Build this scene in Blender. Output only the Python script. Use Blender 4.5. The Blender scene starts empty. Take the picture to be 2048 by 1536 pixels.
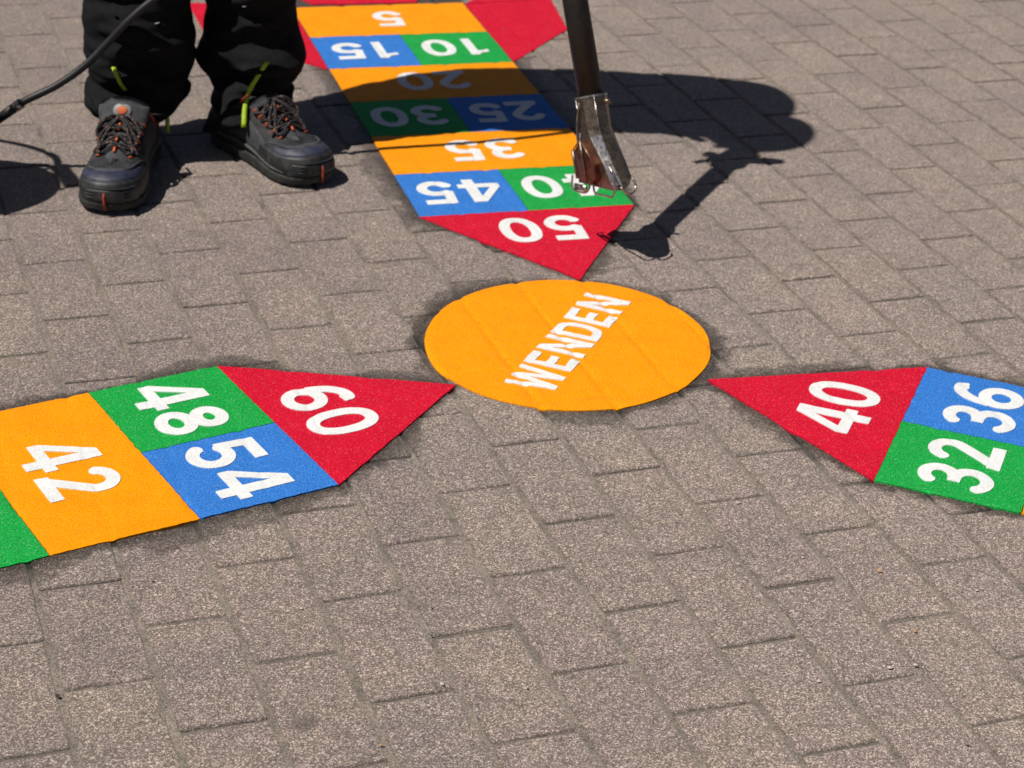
import bpy, math, random
import numpy as np
from mathutils import Vector, noise as mnoise

random.seed(7)
rng = np.random.default_rng(11)
scene = bpy.context.scene
COL = scene.collection

# ------------------------------------------------------------------ camera
cd = bpy.data.cameras.new("camera")
cd.sensor_width = 36.0
cd.lens = 4191.3 / 2048.0 * 36.0
cd.clip_start = 0.05
cd.clip_end = 200.0
cam = bpy.data.objects.new("camera", cd)
COL.objects.link(cam)
FW = Vector((0.0, 0.89128, -0.45346))
RT = Vector((0.99820, 0.02716, 0.05338))
UP = Vector((-0.05990, 0.45265, 0.88968))
from mathutils import Matrix
M = Matrix((RT, UP, -FW)).transposed().to_4x4()
M.translation = Vector((0, 0, 1.29151))
cam.matrix_world = M
cd.dof.use_dof = True
cd.dof.focus_distance = 2.35
cd.dof.aperture_fstop = 11.0
scene.camera = cam

# ------------------------------------------------------------------ world, sun, exposure
w = bpy.data.worlds.new("World")
scene.world = w
w.use_nodes = True
nt = w.node_tree
sky = nt.nodes.new('ShaderNodeTexSky')
sky.sky_type = 'NISHITA'
sky.sun_disc = False
sky.sun_elevation = math.radians(59.0)
sky.sun_rotation = math.radians(242.0)
bg = nt.nodes['Background']
nt.links.new(sky.outputs[0], bg.inputs[0])
sky.air_density = 0.38
sky.dust_density = 0.8
sky.ozone_density = 0.0
bg.inputs[1].default_value = 0.05
SX, SY = 0.53, 0.28                      # ground shift of a shadow per metre of height
sd = bpy.data.lights.new("sun", 'SUN')
sd.energy = 5.0
sd.angle = math.radians(0.53)
sd.color = (1.0, 0.965, 0.91)
sun = bpy.data.objects.new("sun", sd)
COL.objects.link(sun)
sun.rotation_euler = Vector((SX, SY, -1)).to_track_quat('-Z', 'Y').to_euler()
scene.view_settings.view_transform = 'Standard'
scene.view_settings.look = 'None'
scene.view_settings.gamma = 1.0
scene.view_settings.exposure = -0.12

# ------------------------------------------------------------------ helpers
def tag(o, label=None, cat=None, group=None, kind=None):
    if label: o['label'] = label
    if cat: o['category'] = cat
    if group: o['group'] = group
    if kind: o['kind'] = kind
    return o

def empty(name, loc=(0, 0, 0), label=None, cat=None, group=None):
    o = bpy.data.objects.new(name, None)
    o.empty_display_size = 0.05
    o.location = loc
    COL.objects.link(o)
    return tag(o, label, cat, group)

def mesh(name, V, F, mat=None, parent=None, smooth=True, mats=None, midx=None):
    me = bpy.data.meshes.new(name)
    me.from_pydata([tuple(v) for v in V], [], [tuple(f) for f in F])
    if mats:
        for m in mats: me.materials.append(m)
        if midx is not None: me.polygons.foreach_set('material_index', midx)
    elif mat: me.materials.append(mat)
    if smooth: me.polygons.foreach_set('use_smooth', [True] * len(me.polygons))
    me.update()
    o = bpy.data.objects.new(name, me)
    COL.objects.link(o)
    if parent:
        o.parent = parent
        pm = parent
        off = Vector((0, 0, 0))
        while pm: off += pm.location; pm = pm.parent
        o.location = -off                # meshes are written in world coordinates
    return o

def sig(x, a, b):
    t = np.clip((x - a) / (b - a), 0, 1)
    return t * t * (3 - 2 * t)

class G:
    """collects geometry for one mesh"""
    def __init__(s): s.V = []; s.F = []
    def add(s, V, F):
        n = len(s.V); s.V += [tuple(v) for v in V]; s.F += [tuple(i + n for i in f) for f in F]
    def rings(s, R, closed=True, cap0=True, cap1=True):
        n = len(R[0]); V = [p for r in R for p in r]; F = []
        for k in range(len(R) - 1):
            for i in range(n if closed else n - 1):
                j = (i + 1) % n
                F.append((k * n + i, k * n + j, (k + 1) * n + j, (k + 1) * n + i))
        if closed and cap0: F.append(tuple(range(n - 1, -1, -1)))
        if closed and cap1: F.append(tuple((len(R) - 1) * n + i for i in range(n)))
        s.add(V, F)
    def tube(s, P, r, n=10, caps=True):
        P = [Vector(p) for p in P]; rs = r if hasattr(r, '__len__') else [r] * len(P)
        R = []; up = None
        for i, p in enumerate(P):
            d = (P[min(i + 1, len(P) - 1)] - P[max(i - 1, 0)]).normalized()
            if up is None:
                a = Vector((0, 0, 1)) if abs(d.z) < .9 else Vector((1, 0, 0))
                up = (a - d * a.dot(d)).normalized()
            else: up = (up - d * up.dot(d)).normalized()
            q = d.cross(up)
            R.append([p + (up * math.cos(2 * math.pi * k / n) + q * math.sin(2 * math.pi * k / n)) * rs[i] for k in range(n)])
        s.rings(R, cap0=caps, cap1=caps)
    def box(s, c, X, Y, Z):
        c, X, Y, Z = Vector(c), Vector(X), Vector(Y), Vector(Z)
        V = [c + X * a + Y * b + Z * d for d in (-1, 1) for a, b in ((-1, -1), (1, -1), (1, 1), (-1, 1))]
        s.add(V, [(3, 2, 1, 0), (4, 5, 6, 7), (0, 1, 5, 4), (1, 2, 6, 5), (2, 3, 7, 6), (3, 0, 4, 7)])
    def obj(s, name, mat, parent=None, smooth=True): return mesh(name, s.V, s.F, mat, parent, smooth)

def spline(P, n):
    """Catmull-Rom through P, n points per span"""
    P = [np.array(p, float) for p in P]; P = [2 * P[0] - P[1]] + P + [2 * P[-1] - P[-2]]; o = []
    for i in range(1, len(P) - 2):
        for k in range(n):
            t = k / n
            o.append(.5 * (2 * P[i] + (P[i + 1] - P[i - 1]) * t + (2 * P[i - 1] - 5 * P[i] + 4 * P[i + 1] - P[i + 2]) * t * t + (3 * P[i] - P[i - 1] - 3 * P[i + 1] + P[i + 2]) * t ** 3))
    o.append(P[-2]); return o

# ------------------------------------------------------------------ layout of paving and markings
TH = 0.3584
CU, SU = math.cos(TH), math.sin(TH)
OX, OY = -0.4817, 1.8683
MU, MV = 0.1, 0.09916          # paver module across / half module along
CEN = np.array([0.0748, 2.6788])
EC = np.array([0.0755, 2.6788]); EA, EB = 0.2149, 0.2000
EMA = np.array([0.4144, 0.9101])

def lat2w(u, v):
    return OX + u * MU * CU + v * MV * SU, OY + u * MU * SU - v * MV * CU
def w2lat(x, y):
    dx, dy = x - OX, y - OY
    return (dx * CU + dy * SU) / MU, (dx * SU - dy * CU) / MV

ARMS = {  # angle of the arm, lateral middle, half width, tip (lateral, up)
    'five': dict(th=1.8734, mid=-0.081, hw=0.1815, tip=(-0.083, -0.204), base=-0.476),
    'six':  dict(th=-2.5654, mid=0.040, hw=0.1805, tip=(0.049, -0.212), base=-0.477),
    'four': dict(th=-0.3362, mid=-0.025, hw=0.1795, tip=(-0.026, -0.215), base=-0.485),
}
for a in ARMS.values():
    e = np.array([math.cos(a['th']), math.sin(a['th'])])
    a['up'] = -e; a['rt'] = np.array([-e[1], e[0]])
def arm2w(a, r, u):
    return CEN[0] + a['rt'][0] * r + a['up'][0] * u, CEN[1] + a['rt'][1] * r + a['up'][1] * u

def groove(x, y, w=0.0045):
    """0..1 nearness to a paving joint"""
    u, v = w2lat(x, y)
    du = np.abs(u - np.round(u)) * MU
    row = np.floor(u)
    par = np.mod(row, 2)                  # joints at even v where row is odd, at odd v where it is even
    vv = v - (1 - par)
    dv = np.abs(vv / 2 - np.round(vv / 2)) * 2 * MV
    return np.maximum(np.exp(-(du / w) ** 2), .6 * np.exp(-(dv / w) ** 2))
def lownoise(x, y):
    return (np.sin(31 * x + 17 * y + 1) + np.sin(-23 * x + 37 * y + 2) + .6 * np.sin(71 * x - 13 * y) + .6 * np.sin(11 * x + 83 * y + 3)) / 3.2
SHEET = 0.0024
def sheet_z(x, y, k):
    return SHEET - k * groove(x, y) + 0.00035 * lownoise(x, y) + 0.00012 * lownoise(4 * x, 4 * y)

# ------------------------------------------------------------------ materials
def newmat(name):
    m = bpy.data.materials.new(name); m.use_nodes = True
    return m, m.node_tree, m.node_tree.nodes['Principled BSDF']
class N:
    def __init__(s, nt): s.nt = nt
    def node(s, t, **k):
        n = s.nt.nodes.new(t)
        for a, v in k.items(): setattr(n, a, v)
        return n
    def put(s, sock, v):
        if isinstance(v, bpy.types.NodeSocket): s.nt.links.new(v, sock)
        else: sock.default_value = v
    def math(s, op, a, b=0.0, c=0.0, clamp=False):
        n = s.node('ShaderNodeMath', operation=op); n.use_clamp = clamp
        s.put(n.inputs[0], a); s.put(n.inputs[1], b); s.put(n.inputs[2], c); return n.outputs[0]
    def pos(s):
        g = s.node('ShaderNodeNewGeometry'); return g.outputs['Position']
    def xyz(s, v):
        n = s.node('ShaderNodeSeparateXYZ'); s.put(n.inputs[0], v); return n.outputs
    def noise(s, vec, scale, detail=2.0, rough=.5, out=0):
        n = s.node('ShaderNodeTexNoise'); s.put(n.inputs['Vector'], vec); n.inputs['Scale'].default_value = scale
        n.inputs['Detail'].default_value = detail; n.inputs['Roughness'].default_value = rough; return n.outputs[out]
    def vor(s, vec, scale, feature='F1'):
        n = s.node('ShaderNodeTexVoronoi', feature=feature); s.put(n.inputs['Vector'], vec); n.inputs['Scale'].default_value = scale; return n.outputs
    def ramp(s, fac, pts, interp='LINEAR'):
        n = s.node('ShaderNodeValToRGB'); s.put(n.inputs[0], fac); cr = n.color_ramp; cr.interpolation = interp
        while len(cr.elements) < len(pts): cr.elements.new(.5)
        for e, (p, c) in zip(cr.elements, pts):
            e.position = p; e.color = (c, c, c, 1) if not hasattr(c, '__len__') else (*c, 1)
        return n.outputs[0]
    def mix(s, fac, a, b, mode='MIX'):
        n = s.node('ShaderNodeMix', data_type='RGBA', blend_type=mode)
        s.put(n.inputs[0], fac)
        for k, v in ((6, a), (7, b)):
            if isinstance(v, tuple) and len(v) == 3: v = (*v, 1)
            s.put(n.inputs[k], v)
        return n.outputs[2]
    def bump(s, h, strength=1.0, dist=0.001, normal=None):
        n = s.node('ShaderNodeBump'); s.put(n.inputs['Height'], h); n.inputs['Strength'].default_value = strength
        n.inputs['Distance'].default_value = dist
        if normal: s.put(n.inputs['Normal'], normal)
        return n.outputs[0]

def halo(n, x, y, pos, tone=None):
    """1 where the paving was scorched and primed round the laid markings, with an uneven edge"""
    ds = []
    for key, a in ARMS.items():
        up, rt = a['up'], a['rt']
        planes = []
        tip = np.array(a['tip']); L = np.array([a['mid'] - a['hw'], a['base']]); R = np.array([a['mid'] + a['hw'], a['base']])
        def local(nr, nu, d):            # nr*r + nu*u - d, in world terms
            nx = nr * rt[0] + nu * up[0]; ny = nr * rt[1] + nu * up[1]
            return nx, ny, d + nx * CEN[0] + ny * CEN[1]
        planes.append(local(1, 0, a['mid'] + a['hw'])); planes.append(local(-1, 0, -(a['mid'] - a['hw'])))
        for A, B in ((L, tip), (tip, R)):
            t = (B - A) / np.linalg.norm(B - A); nn = np.array([-t[1], t[0]])
            if nn[1] < 0: nn = -nn
            planes.append(local(nn[0], nn[1], float(nn @ A)))
        cur = None
        for nx, ny, d in planes:
            v = n.math('SUBTRACT', n.math('MULTIPLY_ADD', x, float(nx), n.math('MULTIPLY', y, float(ny))), float(d))
            cur = v if cur is None else n.math('MAXIMUM', cur, v)
        if key == 'five':                # the top arm starts with the first panel
            pass
        ds.append(cur)
    dx = n.math('SUBTRACT', x, float(EC[0])); dy = n.math('SUBTRACT', y, float(EC[1]))
    rr = n.math('SQRT', n.math('ADD', n.math('MULTIPLY', dx, dx), n.math('MULTIPLY', dy, dy)))
    ds.append(n.math('SUBTRACT', rr, 0.207))
    d = ds[0]
    for e in ds[1:]: d = n.math('MINIMUM', d, e)
    big = n.noise(pos, 8.0, 6.0, .62)
    fine = n.noise(pos, 60, 3.0, .6)
    wdt = n.math('MULTIPLY_ADD', n.math('SUBTRACT', big, 0.5), 0.15, 0.028)
    if tone is not None: wdt = n.math('MULTIPLY_ADD', n.math('SUBTRACT', tone, .5), .034, wdt)
    wdt = n.math('MAXIMUM', wdt, 0.012)
    wdt = n.math('MINIMUM', wdt, 0.068)
    wdt = n.math('MULTIPLY_ADD', n.math('SUBTRACT', fine, 0.5), 0.020, wdt)
    edge = n.math('MULTIPLY', n.math('SUBTRACT', wdt, d), 90.0, clamp=True)           # fairly sharp outer limit
    core = n.math('SUBTRACT', 1.0, n.math('DIVIDE', d, 0.022), clamp=True)             # darker right beside the sheet
    m = n.math('MULTIPLY', edge, n.math('MULTIPLY_ADD', core, 0.44, 0.60))
    return n.math('MULTIPLY', m, n.math('MULTIPLY_ADD', n.noise(pos, 25, 3, .6), 0.8, 0.6), clamp=True), d

def make_stone():
    m, nt, b = newmat('concrete_paver'); n = N(nt)
    pos = n.pos(); X = n.xyz(pos); x, y = X[0], X[1]
    at = n.node('ShaderNodeAttribute', attribute_name='tone'); tone = at.outputs['Fac']
    warp = n.noise(pos, 900, 2, .5, out=1)
    vm = n.node('ShaderNodeVectorMath', operation='MULTIPLY_ADD'); n.put(vm.inputs[0], warp); vm.inputs[1].default_value = (.0009,) * 3; n.put(vm.inputs[2], pos)
    p2 = vm.outputs[0]
    v1 = n.vor(p2, 560); v2 = n.vor(p2, 900); v3 = n.vor(pos, 120)
    g1 = n.xyz(v1['Color']); g2 = n.xyz(v2['Color']); g3 = n.xyz(v3['Color'])
    base = n.ramp(g1[0], [(0, (.05, .042, .038)), (.25, (.12, .102, .09)), (.6, (.205, .172, .152)), (.82, (.27, .235, .205)), (1, (.66, .59, .51))])
    fine = n.ramp(g2[1], [(0, (.045, .038, .034)), (.5, (.165, .14, .124)), (.84, (.28, .245, .215)), (1, (.80, .73, .65))])
    c = n.mix(.5, base, fine)
    # single brighter chips
    chip = n.math('MULTIPLY', n.math('GREATER_THAN', g1[1], .95), n.math('LESS_THAN', v1['Distance'], .55))
    c = n.mix(n.math('MULTIPLY', chip, .8), c, (.56, .51, .43))
    dk = n.math('MULTIPLY', n.math('GREATER_THAN', g1[2], .93), .6)
    c = n.mix(dk, c, (.06, .052, .048))
    stone = n.math('MULTIPLY', n.math('GREATER_THAN', g3[0], .955), n.math('LESS_THAN', v3['Distance'], .27))
    c = n.mix(n.math('MULTIPLY', stone, .75), c, (.50, .44, .38))
    # paver to paver tone, slow stains
    tn = n.ramp(tone, [(0, (1.15, 1.07, 1.10)), (.3, (1.21, 1.13, 1.13)), (.7, (1.20, 1.12, 1.15)), (1, (1.25, 1.18, 1.17))])
    c = n.mix(1.0, c, tn, 'MULTIPLY')
    dirt = n.ramp(n.noise(pos, 5, 4, .6), [(.3, (.86, .86, .87)), (.7, (1.1, 1.07, 1.02))])
    c = n.mix(1.0, c, dirt, 'MULTIPLY')
    dirt2 = n.ramp(n.noise(pos, 38, 4, .65), [(.3, (.88, .88, .88)), (.7, (1.1, 1.09, 1.07))])
    c = n.mix(1.0, c, dirt2, 'MULTIPLY')
    hue = n.ramp(n.noise(pos, 24, 4, .6), [(.38, (1.01, .985, 1.0)), (.62, (1.0, 1.0, .96))])
    c = n.mix(1.0, c, hue, 'MULTIPLY')
    vs = n.vor(pos, 3.1); blot = n.math('MULTIPLY', n.math('LESS_THAN', n.math('ADD', vs['Distance'], n.math('MULTIPLY', n.noise(pos, 60, 3), .10)), .095), .28)
    c = n.mix(blot, c, (.09, .075, .065))
    # chewing-gum-like dark spot
    def spot(cx, cy, r, k):
        a = n.math('SUBTRACT', x, cx); bb = n.math('SUBTRACT', y, cy)
        dd = n.math('SQRT', n.math('ADD', n.math('MULTIPLY', a, a), n.math('MULTIPLY', bb, bb)))
        dd = n.math('ADD', dd, n.math('MULTIPLY', n.math('SUBTRACT', n.noise(pos, 90, 2), .5), .012))
        return n.math('MULTIPLY', n.math('SUBTRACT', 1.0, n.math('DIVIDE', dd, r), clamp=True), k, clamp=True)
    s1 = spot(-0.192, 1.7464, .019, 1.6)
    c = n.mix(n.math('MULTIPLY', s1, .62), c, (.085, .07, .062))
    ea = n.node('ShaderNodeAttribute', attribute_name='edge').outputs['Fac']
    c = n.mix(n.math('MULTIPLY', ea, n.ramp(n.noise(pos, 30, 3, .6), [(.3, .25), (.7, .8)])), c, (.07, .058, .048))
    hm, d = halo(n, x, y, pos, tone)
    dk2 = n.mix(1.0, c, n.ramp(g2[2], [(0, (.05, .043, .036)), (.7, (.15, .133, .11)), (1, (.75, .70, .6))]), 'MULTIPLY')
    c = n.mix(hm, c, dk2)
    n.put(b.inputs['Base Color'], c)
    rough = n.math('MULTIPLY_ADD', hm, -0.30, 0.85)
    n.put(b.inputs['Roughness'], rough)
    b.inputs['Specular IOR Level'].default_value = 0.42
    b.inputs['Sheen Weight'].default_value = .30; b.inputs['Sheen Roughness'].default_value = .45; b.inputs['Sheen Tint'].default_value = (1, .93, .88, 1)
    b.inputs['Diffuse Roughness'].default_value = .8
    h = n.math('ADD', n.math('MULTIPLY', v1['Distance'], -0.5), n.math('MULTIPLY', n.noise(pos, 300, 4, .7), 1.4))
    h = n.math('ADD', h, n.math('MULTIPLY', n.noise(pos, 60, 2, .5), 1.2))
    nt.links.new(n.bump(h, .75, .0012), b.inputs['Normal'])
    return m

def make_sand():
    m, nt, b = newmat('joint_sand'); n = N(nt)
    pos = n.pos(); X = n.xyz(pos)
    v1 = n.vor(pos, 700)
    c = n.ramp(n.xyz(v1['Color'])[0], [(0, (.12, .10, .085)), (.5, (.225, .19, .16)), (1, (.34, .29, .245))])
    k = n.ramp(n.noise(pos, 14, 5, .7), [(.32, (.62, .6, .58)), (.62, (1.12, 1.1, 1.05))])
    c = n.mix(1.0, c, k, 'MULTIPLY')
    moss = n.ramp(n.noise(pos, 9, 4, .6), [(.66, 0.0), (.74, .4)])
    c = n.mix(moss, c, (.10, .105, .055))
    ub = n.math('DIVIDE', n.math('ADD', n.math('MULTIPLY', n.math('SUBTRACT', X[0], OX), CU), n.math('MULTIPLY', n.math('SUBTRACT', X[1], OY), SU)), MU)
    fr = n.math('ABSOLUTE', n.math('SUBTRACT', ub, n.math('ROUND', ub)))
    cross = n.math('GREATER_THAN', fr, .05)
    cd_ = n.ramp(n.noise(pos, 7, 3, .6), [(.35, .1), (.65, .55)])
    c = n.mix(n.math('MULTIPLY', cross, cd_), c, (.045, .038, .032))
    hm, d = halo(n, X[0], X[1], pos)
    c = n.mix(hm, c, (.022, .02, .017))
    n.put(b.inputs['Base Color'], c); b.inputs['Roughness'].default_value = .95
    h = n.math('ADD', n.noise(pos, 220, 4, .7), n.math('MULTIPLY', n.noise(pos, 45, 2, .5), 2.0))
    nt.links.new(n.bump(h, .9, .0015), b.inputs['Normal'])
    return m

def make_thermo(name, col, dark, light, speck=.35, white=False):
    m, nt, b = newmat(name); n = N(nt)
    pos = n.pos()
    v = n.vor(pos, 800); g = n.xyz(v['Color'])
    f = n.noise(pos, 420, 3, .7)
    c = n.mix(n.ramp(f, [(.38, 0.0), (.62, 1.0)]), dark, light)
    c = n.mix(.18, c, col)
    # embedded glass grit: single paler grains
    c = n.mix(n.math('MULTIPLY', n.math('GREATER_THAN', g[0], .955), speck), c, (.85, .83, .78))
    pit = n.math('MULTIPLY', n.math('GREATER_THAN', g[1], .965), .35)
    c = n.mix(pit, c, tuple(x * .45 for x in col))
    gr = n.ramp(n.noise(pos, 22, 4, .6), [(.3, .93), (.7, 1.05)])
    c = n.mix(1.0, c, gr, 'MULTIPLY')
    if white:
        gm = n.ramp(n.noise(pos, 160, 4, .75), [(.30, .84), (.42, 1.0)])
        c = n.mix(1.0, c, gm, 'MULTIPLY')
    n.put(b.inputs['Base Color'], c)
    n.put(b.inputs['Roughness'], n.math('MULTIPLY_ADD', n.noise(pos, 300, 2), .35, .33))
    b.inputs['Specular IOR Level'].default_value = .13
    h = n.math('ADD', n.noise(pos, 380, 3, .65), n.math('MULTIPLY', n.noise(pos, 70, 3, .5), 1.5))
    nt.links.new(n.bump(h, .8, .0009), b.inputs['Normal'])
    return m

def simple(name, col, rough=.6, metal=0.0, bump=None, var=.0, spec=.5):
    m, nt, b = newmat(name); n = N(nt)
    pos = n.pos()
    if var:
        c = n.mix(n.ramp(n.noise(pos, 90, 4, .65), [(.3, 0.0), (.7, 1.0)]), tuple(x * (1 - var) for x in col), tuple(min(1, x * (1 + var)) for x in col))
        n.put(b.inputs['Base Color'], c)
    else: b.inputs['Base Color'].default_value = (*col, 1)
    b.inputs['Roughness'].default_value = rough; b.inputs['Metallic'].default_value = metal
    b.inputs['Specular IOR Level'].default_value = spec
    if bump:
        sc, st, ds = bump
        nt.links.new(n.bump(n.noise(pos, sc, 3, .6), st, ds), b.inputs['Normal'])
    return m

MAT = {}
MAT['stone'] = make_stone()
MAT['sand'] = make_sand()
MAT['yellow'] = make_thermo('yellow_thermoplastic', (.96, .325, .002), (.80, .22, .001), (1.0, .385, .003), .05)
MAT['red'] = make_thermo('red_thermoplastic', (.62, .007, .028), (.38, .003, .014), (.80, .014, .048), .09)
MAT['green'] = make_thermo('green_thermoplastic', (.012, .34, .055), (.004, .20, .028), (.02, .47, .085), .16)
MAT['blue'] = make_thermo('blue_thermoplastic', (.035, .19, .60), (.018, .11, .40), (.055, .26, .74), .13)
MAT['white'] = make_thermo('white_thermoplastic', (.80, .80, .78), (.70, .70, .69), (.86, .86, .84), .0, True)
MAT['trouser'] = simple('black_work_cloth', (.0105, .0108, .0118), .92, 0, (900, .5, .0006), .25, .12)
MAT['jacket'] = simple('dark_jacket_cloth', (.012, .013, .016), .9, 0, (700, .5, .0006), .2, .2)
MAT['lime'] = simple('lime_piping', (.36, .52, .015), .6, 0, (500, .3, .0004), .15)
MAT['reflect'] = simple('grey_reflective_bit', (.34, .34, .30), .4)
MAT['hem'] = simple('grey_hem_stitch', (.03, .032, .034), .8)
MAT['upper'] = simple('charcoal_nubuck', (.019, .0195, .022), .78, 0, (420, .6, .0007), .35, .35)
MAT['mesh'] = simple('grey_shoe_textile', (.050, .053, .060), .75, 0, (800, .7, .0006), .3, .3)
MAT['toe'] = simple('black_rubber_cap', (.015, .016, .0165), .52, 0, (260, .35, .0004), .2, .5)
MAT['navy'] = simple('navy_vamp', (.020, .024, .050), .55, 0, (350, .5, .0006), .35, .5)
MAT['sole'] = simple('dark_grey_sole', (.022, .0235, .0225), .7, 0, (300, .5, .0006), .3, .4)
MAT['trim'] = simple('grey_sole_trim', (.065, .07, .07), .6, 0, (300, .4, .0004), .25)
MAT['orange'] = simple('orange_trim', (.55, .105, .025), .6, 0, None, .2)
MAT['rust'] = simple('dark_orange_trim', (.30, .035, .012), .7, 0, None, .2)
MAT['badge'] = simple('pale_badge_ring', (.20, .21, .20), .5)
MAT['skin'] = simple('skin', (.48, .27, .18), .55, 0, (300, .3, .0004), .08)
MAT['hair'] = simple('dark_hair', (.03, .02, .014), .6)
def dusty(m):
    nt = m.node_tree; n = N(nt); b = nt.nodes['Principled BSDF']; pos = n.pos()
    src = b.inputs['Base Color'].links[0].from_socket if b.inputs['Base Color'].links else None
    f = n.math('MULTIPLY', n.ramp(n.noise(pos, 55, 5, .7), [(.45, 0.0), (.75, .75)]), .35, clamp=True)
    c = n.mix(f, src if src else tuple(b.inputs['Base Color'].default_value)[:3], (.17, .15, .13))
    n.put(b.inputs['Base Color'], c)
for k_ in ('upper', 'toe', 'sole', 'mesh', 'navy'): dusty(MAT[k_])
MAT['hose'] = simple('black_rubber_hose', (.009, .009, .0095), .50, 0, (500, .4, .0004), .2, .5)
MAT['brass'] = simple('brass', (.55, .36, .12), .35, 1.0)
MAT['bottle'] = simple('grey_painted_steel', (.25, .26, .27), .5, .1, (60, .2, .001), .15)
MAT['tube'] = simple('black_sooty_tube', (.016, .0145, .0125), .55, .0, (350, .5, .0005), .5, .4)
MAT['grip'] = simple('black_grip_plastic', (.02, .02, .02), .6)
MAT['glass_eye'] = simple('eye_white', (.75, .74, .72), .2)

def lace_mat():
    m, nt, b = newmat('speckled_lace'); n = N(nt); pos = n.pos()
    v = n.vor(pos, 330); g = n.xyz(v['Color'])
    c = n.mix(n.math('GREATER_THAN', g[0], .84), (.018, .017, .018), (.15, .085, .065))
    n.put(b.inputs['Base Color'], c); b.inputs['Roughness'].default_value = .85
    return m
MAT['lace'] = lace_mat()

def steel_mat(name, col, rough, heat=False):
    m, nt, b = newmat(name); n = N(nt); pos = n.pos()
    f = n.noise(pos, 70, 4, .65)
    if heat:
        c = n.mix(n.ramp(f, [(.35, 0.0), (.65, 1.0)]), (.085, .028, .014), (.24, .085, .040))
        c = n.mix(n.ramp(n.noise(pos, 25, 2, .5), [(.5, 0.0), (.72, .7)]), c, (.10, .035, .045))
        b.inputs['Metallic'].default_value = .65
    else:
        c = n.mix(n.ramp(f, [(.38, 0.0), (.62, 1.0)]), tuple(x * .66 for x in col), col)
        soot = n.ramp(n.noise(pos, 180, 4, .8), [(.50, 0.0), (.62, .75)])
        c = n.mix(soot, c, (.06, .05, .042))
        b.inputs['Metallic'].default_value = .88
    n.put(b.inputs['Base Color'], c)
    n.put(b.inputs['Roughness'], n.math('MULTIPLY_ADD', n.noise(pos, 140, 3, .6), .3, rough))
    nt.links.new(n.bump(n.noise(pos, 240, 3, .6), .15, .0004), b.inputs['Normal'])
    return m
MAT['steel'] = steel_mat('sooty_steel', (.30, .235, .175), .24)
MAT['bright'] = steel_mat('bright_steel_wire', (.60, .54, .48), .18)
MAT['polished_highlight'] = steel_mat('polished_steel_highlight', (.92, .86, .80), .10)  # polished steel, colour raised to carry the highlight on the nozzle ridge
MAT['heat'] = steel_mat('heat_browned_steel', (0, 0, 0), .40, True)

# ------------------------------------------------------------------ ground and paving
def build_ground():
    n = 2; S = 60
    g = G(); g.add([(-S, -S, -.006), (S, -S, -.006), (S, S, -.006), (-S, S, -.006)], [(0, 1, 2, 3)])
    tag(g.obj('ground', MAT['sand'], None, False), kind='structure')
    # joint filling, a gently uneven sheet just under the stone faces
    nx = 200
    xs = np.linspace(-3.2, 3.2, nx); ys = np.linspace(-.3, 7.2, nx)
    Xg, Yg = np.meshgrid(xs, ys)
    Z = -0.0022 + 0.0005 * lownoise(Xg * 1.7, Yg * 1.7) + 0.0004 * lownoise(Xg * 5, Yg * 5)
    V = np.stack([Xg, Yg, Z], -1).reshape(-1, 3)
    F = [(j * nx + i, j * nx + i + 1, (j + 1) * nx + i + 1, (j + 1) * nx + i) for j in range(nx - 1) for i in range(nx - 1)]
    tag(mesh('joint_sand', V, F, MAT['sand']), kind='structure')

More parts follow.
